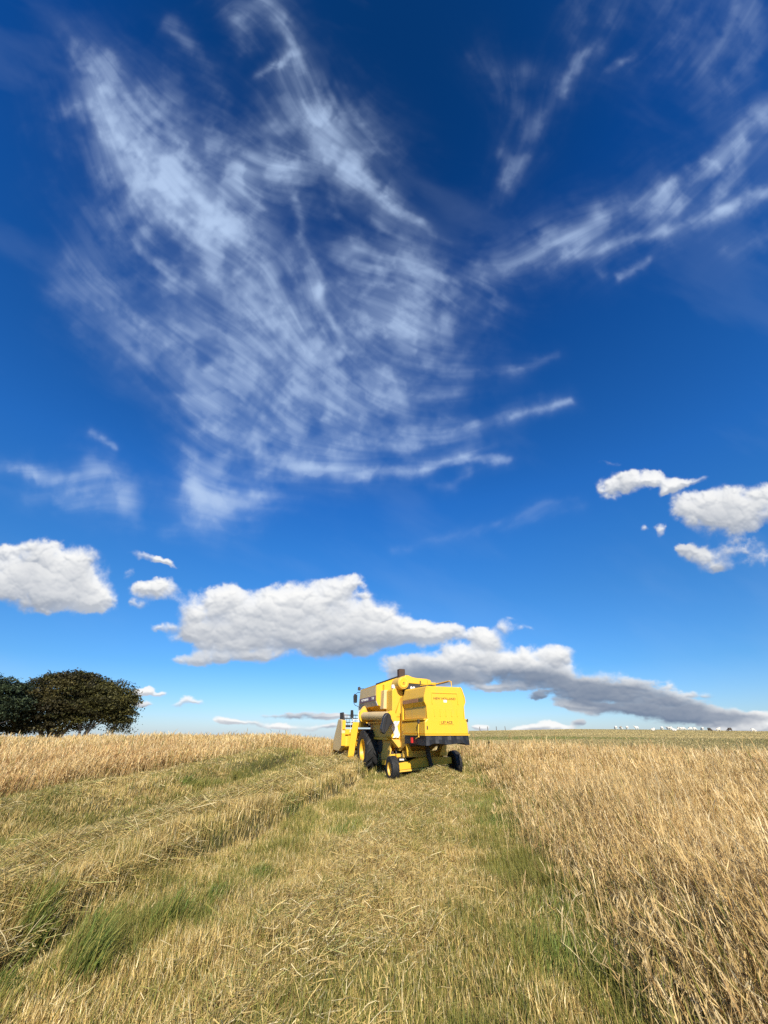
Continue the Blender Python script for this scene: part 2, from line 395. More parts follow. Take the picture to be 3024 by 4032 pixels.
DARK = paint('dark_metal', (.035, .03, .026), .6, .4, (.12, .08, .05), 5)
TYRE = paint('tyre_rubber', (.014, .014, .014), .7, .25, (.10, .085, .065), 5)
RUST = paint('rusty_exhaust', (.06, .035, .025), .75, .6, (.12, .055, .025), 6)
STRIPE = paint('faded_stripe', (.40, .18, .07), .5, .3)
PURPLE = paint('purple_stripe', (.15, .07, .11), .5, .3)
WHITE = paint('white_plastic', (.75, .74, .70), .5, .1, (.5, .45, .35))
RED = paint('red_lens', (.5, .02, .02), .3, .1)
LETTER = paint('brown_lettering', (.16, .065, .02), .6, .2)
GLARE = paint('glare_white_sheet', (.72, .70, .62), .45, .3, (.5, .4, .2), 4, bump=.8)  # white put in for glare low on the drive cover
GLASS = paint('dark_glass', (.03, .04, .045), .08, .05)
MIRB = paint('mirror_shell', (.015, .017, .018), .4, .1)
STRAWD = paint('chaff_dust', (.40, .30, .15), .9, .6)

def leaf_mat(name, trans=0.25, rough=0.6, spec=0.2):
    m, q = new_mat(name)
    a = q.node('ShaderNodeAttribute', attribute_name='col')
    d = bsdf(q, a.outputs['Color'], rough, 0, spec)
    t_ = q.node('ShaderNodeBsdfTranslucent'); q.set(t_.inputs['Color'], a.outputs['Color'])
    mx = q.node('ShaderNodeMixShader'); mx.inputs[0].default_value = trans
    m.node_tree.links.new(d, mx.inputs[1]); m.node_tree.links.new(t_.outputs[0], mx.inputs[2])
    return finish(m, q, mx.outputs[0])
GRASSM = leaf_mat('dry_grass_blades', .36, .55, .3)
LEAFM = leaf_mat('tree_leaves', .18, .6, .25)
BARK = paint('bark', (.30, .26, .21), .9, .5, (.06, .05, .04), 3, bump=.8)
POSTM = paint('weathered_wood', (.13, .11, .09), .9, .5, (.05, .04, .035), 4)

# ------------------------------------------------------------------ object helpers
COL = S.collection
def tag(o, label=None, cat=None, group=None, kind=None):
    if label: o['label'] = label
    if cat: o['category'] = cat
    if group: o['group'] = group
    if kind: o['kind'] = kind
    return o
def link_mesh(name, me, mat, parent=None, loc=None, smooth=False, bevel=0.0):
    o = bpy.data.objects.new(name, me)
    COL.objects.link(o)
    if mat: me.materials.append(mat)
    if parent: o.parent = parent
    if loc is not None: o.location = loc
    if smooth:
        me.polygons.foreach_set('use_smooth', [True] * len(me.polygons))
    if bevel:
        b = o.modifiers.new('bevel', 'BEVEL'); b.width = bevel; b.segments = 2; b.limit_method = 'ANGLE'; b.angle_limit = R(35)
    return o
class MB:
    def __init__(s): s.v = []; s.f = []
    def add(s, vs, fs):
        o = len(s.v); s.v += [tuple(x) for x in vs]; s.f += [tuple(i + o for i in f) for f in fs]; return s
    def hexa(s, p):  # 8 corners: bottom 4 ccw, top 4 ccw
        return s.add(p, [(3, 2, 1, 0), (4, 5, 6, 7), (0, 1, 5, 4), (1, 2, 6, 5), (2, 3, 7, 6), (3, 0, 4, 7)])
    def box(s, x0, x1, y0, y1, z0, z1):
        return s.hexa([(x0, y0, z0), (x1, y0, z0), (x1, y1, z0), (x0, y1, z0), (x0, y0, z1), (x1, y0, z1), (x1, y1, z1), (x0, y1, z1)])
    def prism(s, poly, axis, a, b, poly2=None):
        """extrude a polygon (2-d points) along axis from a to b"""
        def p3(q, t):
            return {'x': (t, q[0], q[1]), 'y': (q[0], t, q[1]), 'z': (q[0], q[1], t)}[axis]
        n = len(poly); poly2 = poly2 or poly
        vs = [p3(q, a) for q in poly] + [p3(q, b) for q in poly2]
        fs = [tuple(range(n))[::-1], tuple(range(n, 2 * n))] + [(i, (i + 1) % n, n + (i + 1) % n, n + i) for i in range(n)]
        return s.add(vs, fs)
    def tube(s, pts, r, n=8, cap=True):
        pts = [Vector(p) for p in pts]; rr = r if isinstance(r, (list, tuple)) else [r] * len(pts)
        vs = []
        up = Vector((0, 0, 1))
        for i, p in enumerate(pts):
            d = (pts[min(i + 1, len(pts) - 1)] - pts[max(i - 1, 0)]).normalized()
            a = d.cross(up)
            if a.length < .05: a = d.cross(Vector((1, 0, 0)))
            a.normalize(); b = a.cross(d)
            for k in range(n):
                t_ = 2 * math.pi * k / n
                vs.append(p + a * math.cos(t_) * rr[i] + b * math.sin(t_) * rr[i])
        fs = [(i * n + k, i * n + (k + 1) % n, (i + 1) * n + (k + 1) % n, (i + 1) * n + k) for i in range(len(pts) - 1) for k in range(n)]
        if cap: fs += [tuple(range(n))[::-1], tuple(range((len(pts) - 1) * n, len(pts) * n))]
        return s.add(vs, fs)
    def lathe(s, prof, axis='x', n=32, c=(0, 0, 0)):
        """prof: (radius, t) pairs along axis"""
        vs = []
        for r_, t_ in prof:
            for k in range(n):
                a = 2 * math.pi * k / n
                u, w = r_ * math.cos(a), r_ * math.sin(a)
                q = {'x': (t_, u, w), 'y': (u, t_, w), 'z': (u, w, t_)}[axis]
                vs.append((q[0] + c[0], q[1] + c[1], q[2] + c[2]))
        m_ = len(prof)
        fs = [(i * n + k, i * n + (k + 1) % n, (i + 1) * n + (k + 1) % n, (i + 1) * n + k) for i in range(m_ - 1) for k in range(n)]
        return s.add(vs, fs)
    def build(s, name, mat, parent=None, loc=None, smooth=False, bevel=0.0):
        me = bpy.data.meshes.new(name)
        me.from_pydata(s.v, [], s.f)
        bm = bmesh.new(); bm.from_mesh(me); bmesh.ops.recalc_face_normals(bm, faces=bm.faces); bm.to_mesh(me); bm.free()
        return link_mesh(name, me, mat, parent, loc, smooth, bevel)
def empty(name, loc, rz=0.0, rx=0.0, ry=0.0):
    o = bpy.data.objects.new(name, None); COL.objects.link(o)
    o.location = loc; o.rotation_euler = (rx, ry, rz); o.empty_display_size = .3
    return o

# ------------------------------------------------------------------ terrain
def curve(pts):
    ys, xs = zip(*[(p[1], p[0]) for p in pts])
    return lambda y: np.interp(y, ys, xs)
EDGE = curve([(1.45, 0), (1.70, 3), (1.83, 3.7), (1.95, 4.4), (2.12, 5.6), (2.4, 7), (2.84, 9.2), (3.27, 11.8), (3.7, 15.4), (4.0, 20), (4.0, 24)])
RDARK = curve([(-2.9, 2), (-2.86, 4.1), (-2.9, 5.1), (-2.82, 5.8), (-2.7, 6.6), (-2.3, 8), (-1.8, 9.8), (-1.05, 14), (-.7, 18)])
RCEN = curve([(-4.2, 2), (-4.07, 5.5), (-3.85, 6.7), (-3.5, 8.3), (-3.15, 9.6), (-2.55, 11.7), (-1.9, 16), (-1.7, 20)])
GSTR = curve([(-2.4, 2), (-2.23, 3.8), (-2.11, 4.9), (-1.86, 5.9), (-1.36, 7.6), (-1.0, 10), (-.4, 14)])
GULL = curve([(-5.1, 4), (-5.33, 6.9), (-5.6, 8.6), (-5.2, 10), (-4.9, 12.1), (-4.5, 15.2), (-4.3, 19)])
LROW = curve([(-7.4, 4), (-7.4, 8), (-7.1, 11), (-6.6, 14), (-5.6, 18), (-5.2, 22)])
RGRN = curve([(1.45, 3), (1.63, 4), (1.78, 5), (1.9, 6.7), (2.1, 9), (2.4, 13)])
SWATH = curve([(-.7, 2.5), (-.46, 4.3), (-.06, 6.4), (.7, 10.6), (1.5, 14.5), (1.6, 16)])
LEDGE = curve([(-9.9, 5), (-9.6, 9), (-9.2, 11.2), (-8.4, 14.3), (-6.6, 18.3), (-6.4, 23)])
def farline(x): return np.interp(x, [-8, -6.5, -4, -2.6, -2.3, 1.9, 3, 6], [24.5, 23.5, 22.4, 21.0, 21.2, 22.9, 23.0, 23.0])
HEL = ([-60, -30, -5, 5, 10, 24, 34, 40, 60], [-1.6, -1.5, -1.2, -.35, .04, .24, .15, .03, -.3])
def tall_mask(x, y):
    wob = (fbm(x * .9, y * .9, 5) - .5) * .8 + (fbm(x * 4.0, y * 4.0, 6) - .5) * .7
    right = x > EDGE(y) + wob
    left = x < LEDGE(y) + wob
    far = y > farline(x) + wob * 1.6
    return right | left | far
def terrain(x, y):
    x = np.asarray(x, float); y = np.asarray(y, float)
    z = .0105 * np.clip(y, -30, 25) + .6 * ss(8, 26, y) * ss(1, -7, x)
    z = z - .35 * ss(4, 22, x) * ss(6, 26, y)
    z = z - .10 * np.exp(-(((x - .2) / 1.2) ** 2 + ((y - 15.8) / 2.2) ** 2))
    r = np.hypot(x, y); az = np.degrees(np.arctan2(x, np.maximum(y, .01)))
    zc = EYE + 150 * np.tan(np.radians(np.interp(az, *HEL)))
    s_ = np.clip((r - 34) / 116, 0, 1)
    z34 = np.where(y > 0, .18 + .62 * ss(1, -7, x / np.maximum(r, 1) * 26) - .38 * ss(4, 22, x / np.maximum(r, 1) * 30), 0)
    hill = z34 + (zc - z34) * (s_ ** .85)
    hill = hill - .0011 * np.clip(r - 150, 0, None) ** 1.45 - .25 * (1 - np.cos(np.clip(r - 150, 0, 40) / 40 * math.pi)) * .5
    k = ss(24, 38, r) * (y > 0)
    z = z * (1 - k) + hill * k
    return z + (fbm(x * .25, y * .25, 3) - .5) * .10 * ss(60, 25, r)
def rows(x, y):
    """relief of laid straw and wheel tracks on the cut ground"""
    n1 = fbm(x * 1.3, y * 1.3, 9)
    fade = ss(26, 18, y)
    d = x - RCEN(y); w_ = RDARK(y) - RCEN(y)
    z = .30 * np.exp(-(np.minimum(d, 0) / .95) ** 2) * ss(w_ + .12, w_ - .22, d) * (.45 + 1.1 * n1)
    d = x - LROW(y)
    z += .22 * np.exp(-(np.minimum(d, 0) / .9) ** 2) * ss(1.5, .9, d) * (.5 + n1)
    z += .07 * np.exp(-((x - SWATH(y)) / .7) ** 2) * (.5 + n1)
    z += .26 * np.exp(-(((x - 1.95) / .85) ** 2 + ((y - 15.2) / 1.1) ** 2))
    z -= .30 * np.exp(-((x - RDARK(y)) / .15) ** 2) * np.clip(2.6 * n1 - .75, 0, 1)
    z -= .26 * np.exp(-((x - GULL(y)) / .20) ** 2) * np.clip(2.6 * n1 - .7, 0, 1)
    z += .14 * (fbm(x * 3.3, y * 3.3, 21) - .5) + .12 * (fbm(x * 1.1, y * 1.1, 22) - .5)
    z -= .30 * np.exp(-(((x + 3.05) / .35) ** 2 + ((y - 4.4) / .4) ** 2))
    return z * fade * ss(EDGE(y) + .1, EDGE(y) - .35, x) * ss(LEDGE(y) - .1, LEDGE(y) + .4, x)
TUFTS = [(-1.95, 4.82, .17, .30), (-1.75, 4.98, .10, .26), (-2.30, 4.15, .15, .32), (-2.15, 3.95, .10, .26), (-2.6, 3.75, .16, .30), (-5.45, 12.8, .35, .28), (-2.0, 9.8, .28, .26), (-9.0, 13.0, .4, .3), (-1.80, 5.45, .14, .20), (-1.52, 6.2, .16, .18),
         (1.75, 5.1, .30, .14), (2.0, 10.3, .5, .16), (2.2, 8.7, .4, .16), (-3.0, 4.6, .18, .26), (1.4, 4.2, .25, .12), (-.7, 8.4, .3, .14), (3.2, 14.2, .6, .18)]
def tufts(x, y):
    t_ = np.zeros(np.shape(x)); h_ = np.zeros(np.shape(x))
    for tx, ty, r_, hh in TUFTS:
        e = np.exp(-(((x - tx) ** 2 + (y - ty) ** 2) / r_ ** 2)); t_ = np.maximum(t_, e); h_ = np.maximum(h_, e * hh)
    return t_, h_
def ground(x, y): return terrain(x, y) + rows(x, y)

def green_amt(x, y):
    G = .53 + 1.7 * (fbm(x * .55, y * .55, 31) - .5) + .9 * (fbm(x * 2.3, y * 2.3, 33) - .5)
    G = G + .14 * np.exp(-((x - GSTR(y)) / .45) ** 2) + .16 * np.exp(-((x - RGRN(y)) / .5) ** 2) + .45 * np.exp(-((x - GULL(y)) / .5) ** 2)
    G = G + .22 * np.exp(-((x - EDGE(y) + .5) / .7) ** 2) + .25 * np.exp(-((x - RDARK(y)) / .3) ** 2)
    G = G - .34 * np.exp(-((x - RCEN(y) - .2) / .9) ** 2) - .16 * np.exp(-((x - SWATH(y)) / .8) ** 2) - .15 * np.exp(-((x - LROW(y)) / .8) ** 2)
    G = G + .6 * tufts(x, y)[0]
    return np.clip(G, 0, 1)

def grid_mesh(name, xs, ys, zf, mat, colf):
    X, Y = np.meshgrid(xs, ys); nx, ny = len(xs), len(ys)
    Z = zf(X, Y)
    co = np.stack([X, Y, Z], -1).reshape(-1, 3)
    idx = np.arange(nx * ny).reshape(ny, nx)
    q_ = np.stack([idx[:-1, :-1], idx[:-1, 1:], idx[1:, 1:], idx[1:, :-1]], -1).reshape(-1, 4)
    me = mesh_np(name, co, q_, colf(X.ravel(), Y.ravel()))
    o = link_mesh(name, me, mat, smooth=True)
    return o
def mesh_np(name, co, quads, col=None, tris=None):
    me = bpy.data.meshes.new(name)
    nq = len(quads); ntri = 0 if tris is None else len(tris)
    me.vertices.add(len(co)); me.vertices.foreach_set('co', np.ascontiguousarray(co, np.float32).ravel())
    lv = quads.ravel() if tris is None else np.concatenate([quads.ravel(), tris.ravel()])
    me.loops.add(len(lv)); me.loops.foreach_set('vertex_index', lv.astype(np.int32))
    me.polygons.add(nq + ntri)
    st = np.concatenate([np.arange(nq) * 4, nq * 4 + np.arange(ntri) * 3]).astype(np.int32)
    me.polygons.foreach_set('loop_start', st)
    if col is not None:
        a = me.attributes.new('col', 'FLOAT_COLOR', 'POINT')
        c4 = np.ones((len(co), 4), np.float32); c4[:, :3] = col
        a.data.foreach_set('color', c4.ravel())
    me.update(calc_edges=True); me.validate()
    return me

gm, q = new_mat('field_ground')
att = q.node('ShaderNodeAttribute', attribute_name='col').outputs['Color']
tco = q.node('ShaderNodeTexCoord').outputs['Object']
n1 = q.noise(tco, 9, 8, .7); n2 = q.noise(q.mapping(tco, sc=(1.5, .5, 1)), 45, 4, .6)
c = q.mix(q.m('MULTIPLY', q.ramp(n1, .4, .7), .5), att, (.085, .075, .03, 1))
c = q.mix(q.m('MULTIPLY', q.ramp(n2, .5, .75), .45), c, (.22, .16, .075, 1))
bp = q.node('ShaderNodeBump'); bp.inputs['Strength'].default_value = 1.0; bp.inputs['Distance'].default_value = .05
q.set(bp.inputs['Height'], n1)
finish(gm, q, bsdf(q, c, .95, 0, .1, bp.outputs[0]))

def ground_col(x, y):
    G = green_amt(x, y)[:, None]
    cut = (1 - G) * np.array([.20, .15, .065]) + G * np.array([.10, .105, .03])
    dark_line = np.maximum(np.exp(-((x - RDARK(y)) / .12) ** 2), np.exp(-((x - GULL(y)) / .16) ** 2))[:, None] * .8
    cut = cut * (1 - dark_line) + np.array([.055, .042, .025]) * dark_line  # shade under the overhanging straw, put into the ground colour as dark soil
    tall = np.array([.27, .19, .085]) * np.ones((len(x), 1))
    T = tall_mask(x, y)[:, None]
    c_ = np.where(T, tall, cut)
    r = np.hypot(x, y)
    k = pasture_k(x, y)[:, None]
    # grazed pasture on the far slope: bands of olive green and buff
    b = fbm(x * .018 + 3, y * .075, 41, 5)
    b2 = fbm(x * .006, y * .03, 77, 4)
    past = np.array([.25, .205, .085]) + (b[:, None] - .5) * np.array([.34, .24, .12]) * 1.1
    past = np.where((b2 > .63)[:, None], past * np.array([.62, .78, .55]), past)
    return np.clip(c_ * (1 - k) + past * k, .01, .5)
def pasture_k(x, y):
    r = np.hypot(x, y)
    lim = 30 + 3 * (fbm(x * .15, y * .15, 8) - .5)
    return ss(0, 2.0, r - lim) * ss(2, 9, x)

xs = np.unique(np.concatenate([np.arange(-14, 12.01, .12), np.arange(-60, -14, 1.0), np.arange(12, 80, 1.0), np.arange(-400, -60, 20.), np.arange(80, 401, 8.)]))
ys = np.unique(np.concatenate([np.arange(1.5, 26.01, .12), np.arange(-30, 1.5, 1.5), np.arange(26, 60, .7), np.arange(60, 201, 3.), np.arange(200, 620, 25.)]))
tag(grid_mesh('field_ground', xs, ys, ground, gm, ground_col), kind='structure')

# ------------------------------------------------------------------ grass
def blade_mesh(name, base, h, w, face, lean_dir, lean, prof, hprof, bprof, col, tipcol, mat, kind='stuff'):
    """ribbons: K levels with 2 verts each, last level a single tip"""
    n = len(base); K_ = len(prof)
    l = np.stack([np.cos(lean_dir), np.sin(lean_dir), np.zeros(n)], 1)
    wv = np.stack([np.cos(face), np.sin(face), np.zeros(n)], 1)
    vs = []; cs = []
    for i in range(K_):
        c_ = base + np.array([0, 0, 1.]) * (h * hprof[i])[:, None] + l * (h * lean * bprof[i])[:, None]
        c_[:, 2] -= (h * lean ** 2 * .5 * bprof[i] * .5)
        cc = col * (1 - hprof[i]) + tipcol * hprof[i]
        if i < K_ - 1:
            o_ = wv * (w * prof[i] * .5)[:, None]
            vs += [c_ - o_, c_ + o_]; cs += [cc, cc]
        else:
            vs.append(c_); cs.append(cc)
    V_ = np.stack(vs, 1); C_ = np.stack(cs, 1); m_ = V_.shape[1]
    off = (np.arange(n) * m_)[:, None]
    quads = np.concatenate([off + np.array([2 * i, 2 * i + 1, 2 * i + 3, 2 * i + 2]) for i in range(K_ - 2)], 0)
    tris = off + np.array([2 * (K_ - 2), 2 * (K_ - 2) + 1, 2 * (K_ - 1)])
    me = mesh_np(name, V_.reshape(-1, 3), quads, C_.reshape(-1, 3), tris)
    o = link_mesh(name, me, mat)
    if kind: o['kind'] = kind
    return o
def wedge(n, r0, r1):
    hi = float(np.interp((r0 + r1) / 2, [4, 8, 14, 28], [62, 56, 51, 49])); a0, a1 = -hi, hi; n = int(n * hi / 47)   # wider than the view, so a step aside still stands in grass
    r = np.sqrt(rng.uniform(r0 * r0, r1 * r1, n)); a = np.radians(rng.uniform(a0, a1, n))
    return r * np.sin(a), r * np.cos(a)
def pick(n, pal, wts):
    pal = np.array(pal); i = rng.choice(len(pal), n, p=np.array(wts) / sum(wts))
    return pal[i] * rng.uniform(.72, 1.28, (n, 1))
STRAW = [(.72, .56, .265), (.64, .475, .205), (.52, .365, .14), (.81, .67, .375), (.36, .24, .095)]
STRAWC = [(.73, .555, .22), (.62, .455, .165), (.46, .32, .11), (.84, .70, .38), (.25, .165, .06)]
GREEN = [(.235, .215, .045), (.17, .18, .038), (.32, .275, .075), (.115, .14, .03)]

# standing dry grass
def tall_grass():
    P = []
    for r0, r1, n in ((2.0, 5.5, 62000), (5.5, 9, 135000), (9, 14, 210000), (14, 20, 230000), (20, 36, 320000)):
        x, y = wedge(n, r0, r1); n = len(x)
        k = tall_mask(x + rng.normal(0, .22, n), y + rng.normal(0, .22, n)) & (y > 1.8)
        k &= rng.random(n) > ss(0, 1, pasture_k(x, y)) * .975
        # nothing stands where the machine is
        cx = (x - 1.45) * math.cos(R(20)) + (y - 16.4) * math.sin(R(20)); cy = -(x - 1.45) * math.sin(R(20)) + (y - 16.4) * math.cos(R(20))
        k &= ~((abs(cx) < 2.3) & (cy > -2) & (cy < 6.0))
        P.append(np.stack([x[k], y[k]], 1))
    P = np.concatenate(P); n = len(P); x, y = P.T; r = np.hypot(x, y)
    dens = fbm(x * 1.5, y * 1.5, 71)
    keep = rng.random(n) < .25 + 1.35 * ss(.25, .7, dens)
    x, y, r, dens = x[keep], y[keep], r[keep], dens[keep]; n = len(x)
    patch = fbm(x * .45, y * .45, 61)
    h = rng.normal(.66, .16, n) * (.62 + .72 * patch) * (.85 + .3 * dens)
    edge = np.clip((x - EDGE(y)) / .9, 0, 1); h *= np.where(x > 0, .55 + .45 * edge, .66)
    h *= np.where(x > 0, 1 - .45 * ss(25, 33, r), 1)
    under = rng.random(n) < .34
    h = np.where(under, h * rng.uniform(.25, .7, n), h); h = np.clip(h, .10, 1.1)
    spike = rng.random(n) < .02; h[spike] *= rng.uniform(1.15, 1.4, spike.sum())
    near = ss(8, 4, r)
    w = np.maximum(.0032 + .0008 * near, r * .00050) * rng.uniform(.6, 1.6, n)
    col = pick(n, STRAW, (3, 3, 2.2, 1.8, 1.4))
    gr = rng.random(n) < (.07 + .34 * under + .3 * ss(.5, .36, patch) * under + .30 * (1 - edge) * (x > 0))
    col[gr] = pick(gr.sum(), GREEN, (2, 2, 2, 1)) * .9
    rz = fbm(x * .22, y * .22, 91)
    rust = (rng.random(n) < .45 * ss(.5, .72, rz)) & ~gr
    col[rust] = col[rust] * np.array([.80, .68, .62])
    col = col * (.86 + .28 * fbm(x * .8, y * .8, 95))[:, None]
    tip = np.where(gr[:, None], col * 1.1, col * np.array([1.08, 1.04, 1.02]))
    ld = rng.uniform(0, 6.28, n); lean = np.abs(rng.normal(.05, .30, n))
    fl = rng.random(n) < .05 + .06 * near; lean[fl] = rng.uniform(.5, 1.25, fl.sum()); ld[fl] = rng.uniform(0, 6.28, fl.sum())
    base = np.stack([x, y, ground(x, y) - .01], 1)
    o = blade_mesh('standing_grass', base, h, w, rng.normal(0, .8, n), ld, lean, (.95, .8, .7, 1.7, 0), (0, .35, .72, .87, 1.0), (0, .15, .52, .75, 1.0), col, tip, GRASSM)
    # ripe seed heads: a few short side spikelets near the tip of each stem
    hd_ = (~under) & ~gr & (r < 19) & (rng.random(n) < .75)
    hb, hh, hl, hdir, hc, hw = base[hd_], h[hd_], lean[hd_], ld[hd_], tip[hd_], w[hd_]
    rr_ = []
    for k in range(4):
        f_ = rng.uniform(.78, .98, len(hb)); bf = f_ ** 1.9
        p_ = hb + np.stack([np.cos(hdir) * hh * hl * bf, np.sin(hdir) * hh * hl * bf, hh * f_ - hh * hl ** 2 * .25 * bf], 1); rr_.append(p_)
    nb = len(hb); pb = np.concatenate(rr_); 
    o2 = blade_mesh('grass_seed_heads', pb, rng.uniform(.03, .085, 4 * nb), np.tile(hw, 4) * 1.05, rng.normal(0, .9, 4 * nb), rng.uniform(0, 6.28, 4 * nb), np.abs(rng.normal(.7, .35, 4 * nb)), (1, 1.3, 0), (0, .5, 1.), (0, .5, 1.), np.tile(hc, (4, 1)) * .92, np.tile(hc, (4, 1)), GRASSM)
    tag(o2, 'pale feathery seed heads on the tall dry grass', 'seed heads')
    tag(o, 'tall dry straw-coloured grass standing uncut on both sides of the mown strip', 'tall grass')
tall_grass()

# cut stubble and green regrowth
def stubble():
    P = []
    for r0, r1, n in ((2.2, 4.8, 110000), (4.8, 7.5, 190000), (7.5, 11, 200000), (11, 16, 190000), (16, 28, 170000)):
        x, y = wedge(n, r0, r1); n = len(x); k = ~tall_mask(x - .25, y) | (rng.random(n) < .25); k &= (y > 1.8); P.append(np.stack([x[k], y[k]], 1))
    P = np.concatenate(P); n = len(P); x, y = P.T; r = np.hypot(x, y)
    dark_line = np.maximum(np.exp(-((x - RDARK(y)) / .13) ** 2) * np.clip(2.6 * fbm(x * 1.3, y * 1.3, 9) - .75, 0, 1), np.exp(-((x - GULL(y)) / .17) ** 2) * np.clip(2.6 * fbm(x * 1.3, y * 1.3, 9) - .7, 0, 1))
    kk = rng.random(n) > .8 * dark_line; x, y, r = x[kk], y[kk], r[kk]; n = len(x)
    G = green_amt(x, y); T, TH = tufts(x, y)
    gr = rng.random(n) < .10 + .62 * G
    strip = np.maximum(.25 * np.exp(-((x - GSTR(y)) / .32) ** 2), np.maximum(.8 * np.exp(-((x - GULL(y)) / .4) ** 2), .5 * np.exp(-((x - EDGE(y) + .25) / .4) ** 2)))
    clump = ss(.45, .68, fbm(x * 1.9, y * 1.9, 51))
    h = rng.uniform(.04, .125, n) * (.65 + .9 * fbm(x * 1.4, y * 1.4, 13))
    h = np.where(gr, h * (.9 + 1.3 * strip * clump + .5 * clump) + TH * rng.uniform(.1, .7, n) * (.4 + clump), h)
    shelf = np.exp(-((x - RDARK(y) + .1) / .25) ** 2); h = h * (1 + .9 * shelf * ~gr)
    w = np.maximum(.0040, r * .00058) * rng.uniform(.55, 1.8, n) * np.where(gr, 1.05 + .5 * T, 1)
    col = pick(n, STRAWC, (3, 3, 2.2, 1.6, 1.4))
    col[gr] = pick(gr.sum(), GREEN, (2, 1.8, 2.6, 1.0)) * (.85 + .35 * fbm(x[gr] * 1.2, y[gr] * 1.2, 57))[:, None]
    col = col * (.80 + .4 * fbm(x * .9, y * .9, 59))[:, None]
    fresh = gr & (rng.random(n) < T * .65); col[fresh] = np.array([.15, .195, .04]) * rng.uniform(.7, 1.5, (fresh.sum(), 1))
    ld = rng.uniform(0, 6.28, n); lean = np.abs(rng.normal(.28, .3, n))
    ld = np.where(T > .2, rng.normal(.5, .8, n), ld); lean = np.where(T > .2, np.abs(rng.normal(.45, .25, n)), lean)
    base = np.stack([x, y, ground(x, y) - .01], 1)
    o = blade_mesh('stubble', base, h, w, rng.normal(0, 1.0, n), ld, lean, (1, .85, 0), (0, .6, 1.), (0, .35, 1.), col, col * 1.08, GRASSM)
    tag(o, 'short cut stubble mixed with green regrowth on the mown strip', 'stubble')
stubble()

# loose straw lying on top, thickest on the laid rows
def loose_straw():
    P = []
    for r0, r1, n in ((2.2, 4.8, 60000), (4.8, 7.5, 110000), (7.5, 11, 120000), (11, 16, 110000), (16, 26, 90000)):
        x, y = wedge(n, r0, r1); n = len(x); k = ~tall_mask(x, y) & (y > 1.8); P.append(np.stack([x[k], y[k]], 1))
    P = np.concatenate(P); x, y = P.T; n = len(P)
    row = np.maximum(np.maximum(np.exp(-((x - RCEN(y)) / .8) ** 2), .9 * np.exp(-((x - SWATH(y)) / .85) ** 2)), .8 * np.exp(-((x - LROW(y)) / .8) ** 2))
    row = np.maximum(row, np.exp(-(((x - 1.95) / 1.0) ** 2 + ((y - 15.2) / 1.3) ** 2)))
    G = green_amt(x, y)
    keep = rng.random(n) < np.clip(.24 + .62 * row + .9 * (fbm(x * 1.1, y * 1.1, 23) - .5) - .30 * G, .03, 1)
    x, y, row = x[keep], y[keep], row[keep]; n = len(x); r = np.hypot(x, y)
    mat_ = np.exp(-((x - RCEN(y) - .3) / .8) ** 2)
    L_ = rng.uniform(.05, .19, n) * (1 + 1.0 * mat_); L_ = np.where(rng.random(n) < .04, L_ * 1.8, L_); w = np.maximum(.0042, r * .00058) * rng.uniform(.7, 1.5, n)
    yaw = rng.uniform(0, 6.28, n); tilt = rng.normal(.05, .28, n)
    along = rng.random(n) < .35; yaw[along] = rng.normal(.5, .5, along.sum())
    over = np.exp(-((x - RDARK(y) - .02) / .16) ** 2)
    z = np.maximum(ground(x, y), ground(x - .28, y) * over + ground(x, y) * (1 - over)) + rng.uniform(.0, .08, n) * (.4 + row) + .5 * L_ * np.abs(np.sin(tilt))
    d = np.stack([np.cos(yaw) * np.cos(tilt), np.sin(yaw) * np.cos(tilt), np.sin(tilt)], 1)
    s_ = np.stack([-np.sin(yaw), np.cos(yaw), np.zeros(n)], 1)
    s_ = s_ + np.array([0, 0, 1.]) * rng.normal(0, .7, n)[:, None]
    s_ /= np.linalg.norm(s_, axis=1)[:, None]
    c_ = np.stack([x, y, z], 1); sag = np.zeros((n, 3)); sag[:, 2] = rng.normal(.0, .06, n) * L_
    col = pick(n, STRAWC, (3.2, 3, 1.6, 2.2, 1.0)); col[rng.random(n) < .38] *= np.array([.50, .60, .40])
    V_ = np.stack([c_ - d * L_[:, None] / 2 - s_ * w[:, None] / 2, c_ - d * L_[:, None] / 2 + s_ * w[:, None] / 2,
                   c_ + sag - s_ * w[:, None] / 2, c_ + sag + s_ * w[:, None] / 2, c_ + d * L_[:, None] / 2 - s_ * w[:, None] / 3, c_ + d * L_[:, None] / 2 + s_ * w[:, None] / 3], 1)
    off = (np.arange(n) * 6)[:, None]
    qd = np.concatenate([off + np.array([0, 1, 3, 2]), off + np.array([2, 3, 5, 4])])
    o = link_mesh('loose_straw', mesh_np('loose_straw', V_.reshape(-1, 3), qd, np.repeat(col, 6, 0)), GRASSM)
    tag(o, 'loose straw dropped in rows on the mown strip', 'straw', kind='stuff')
loose_straw()

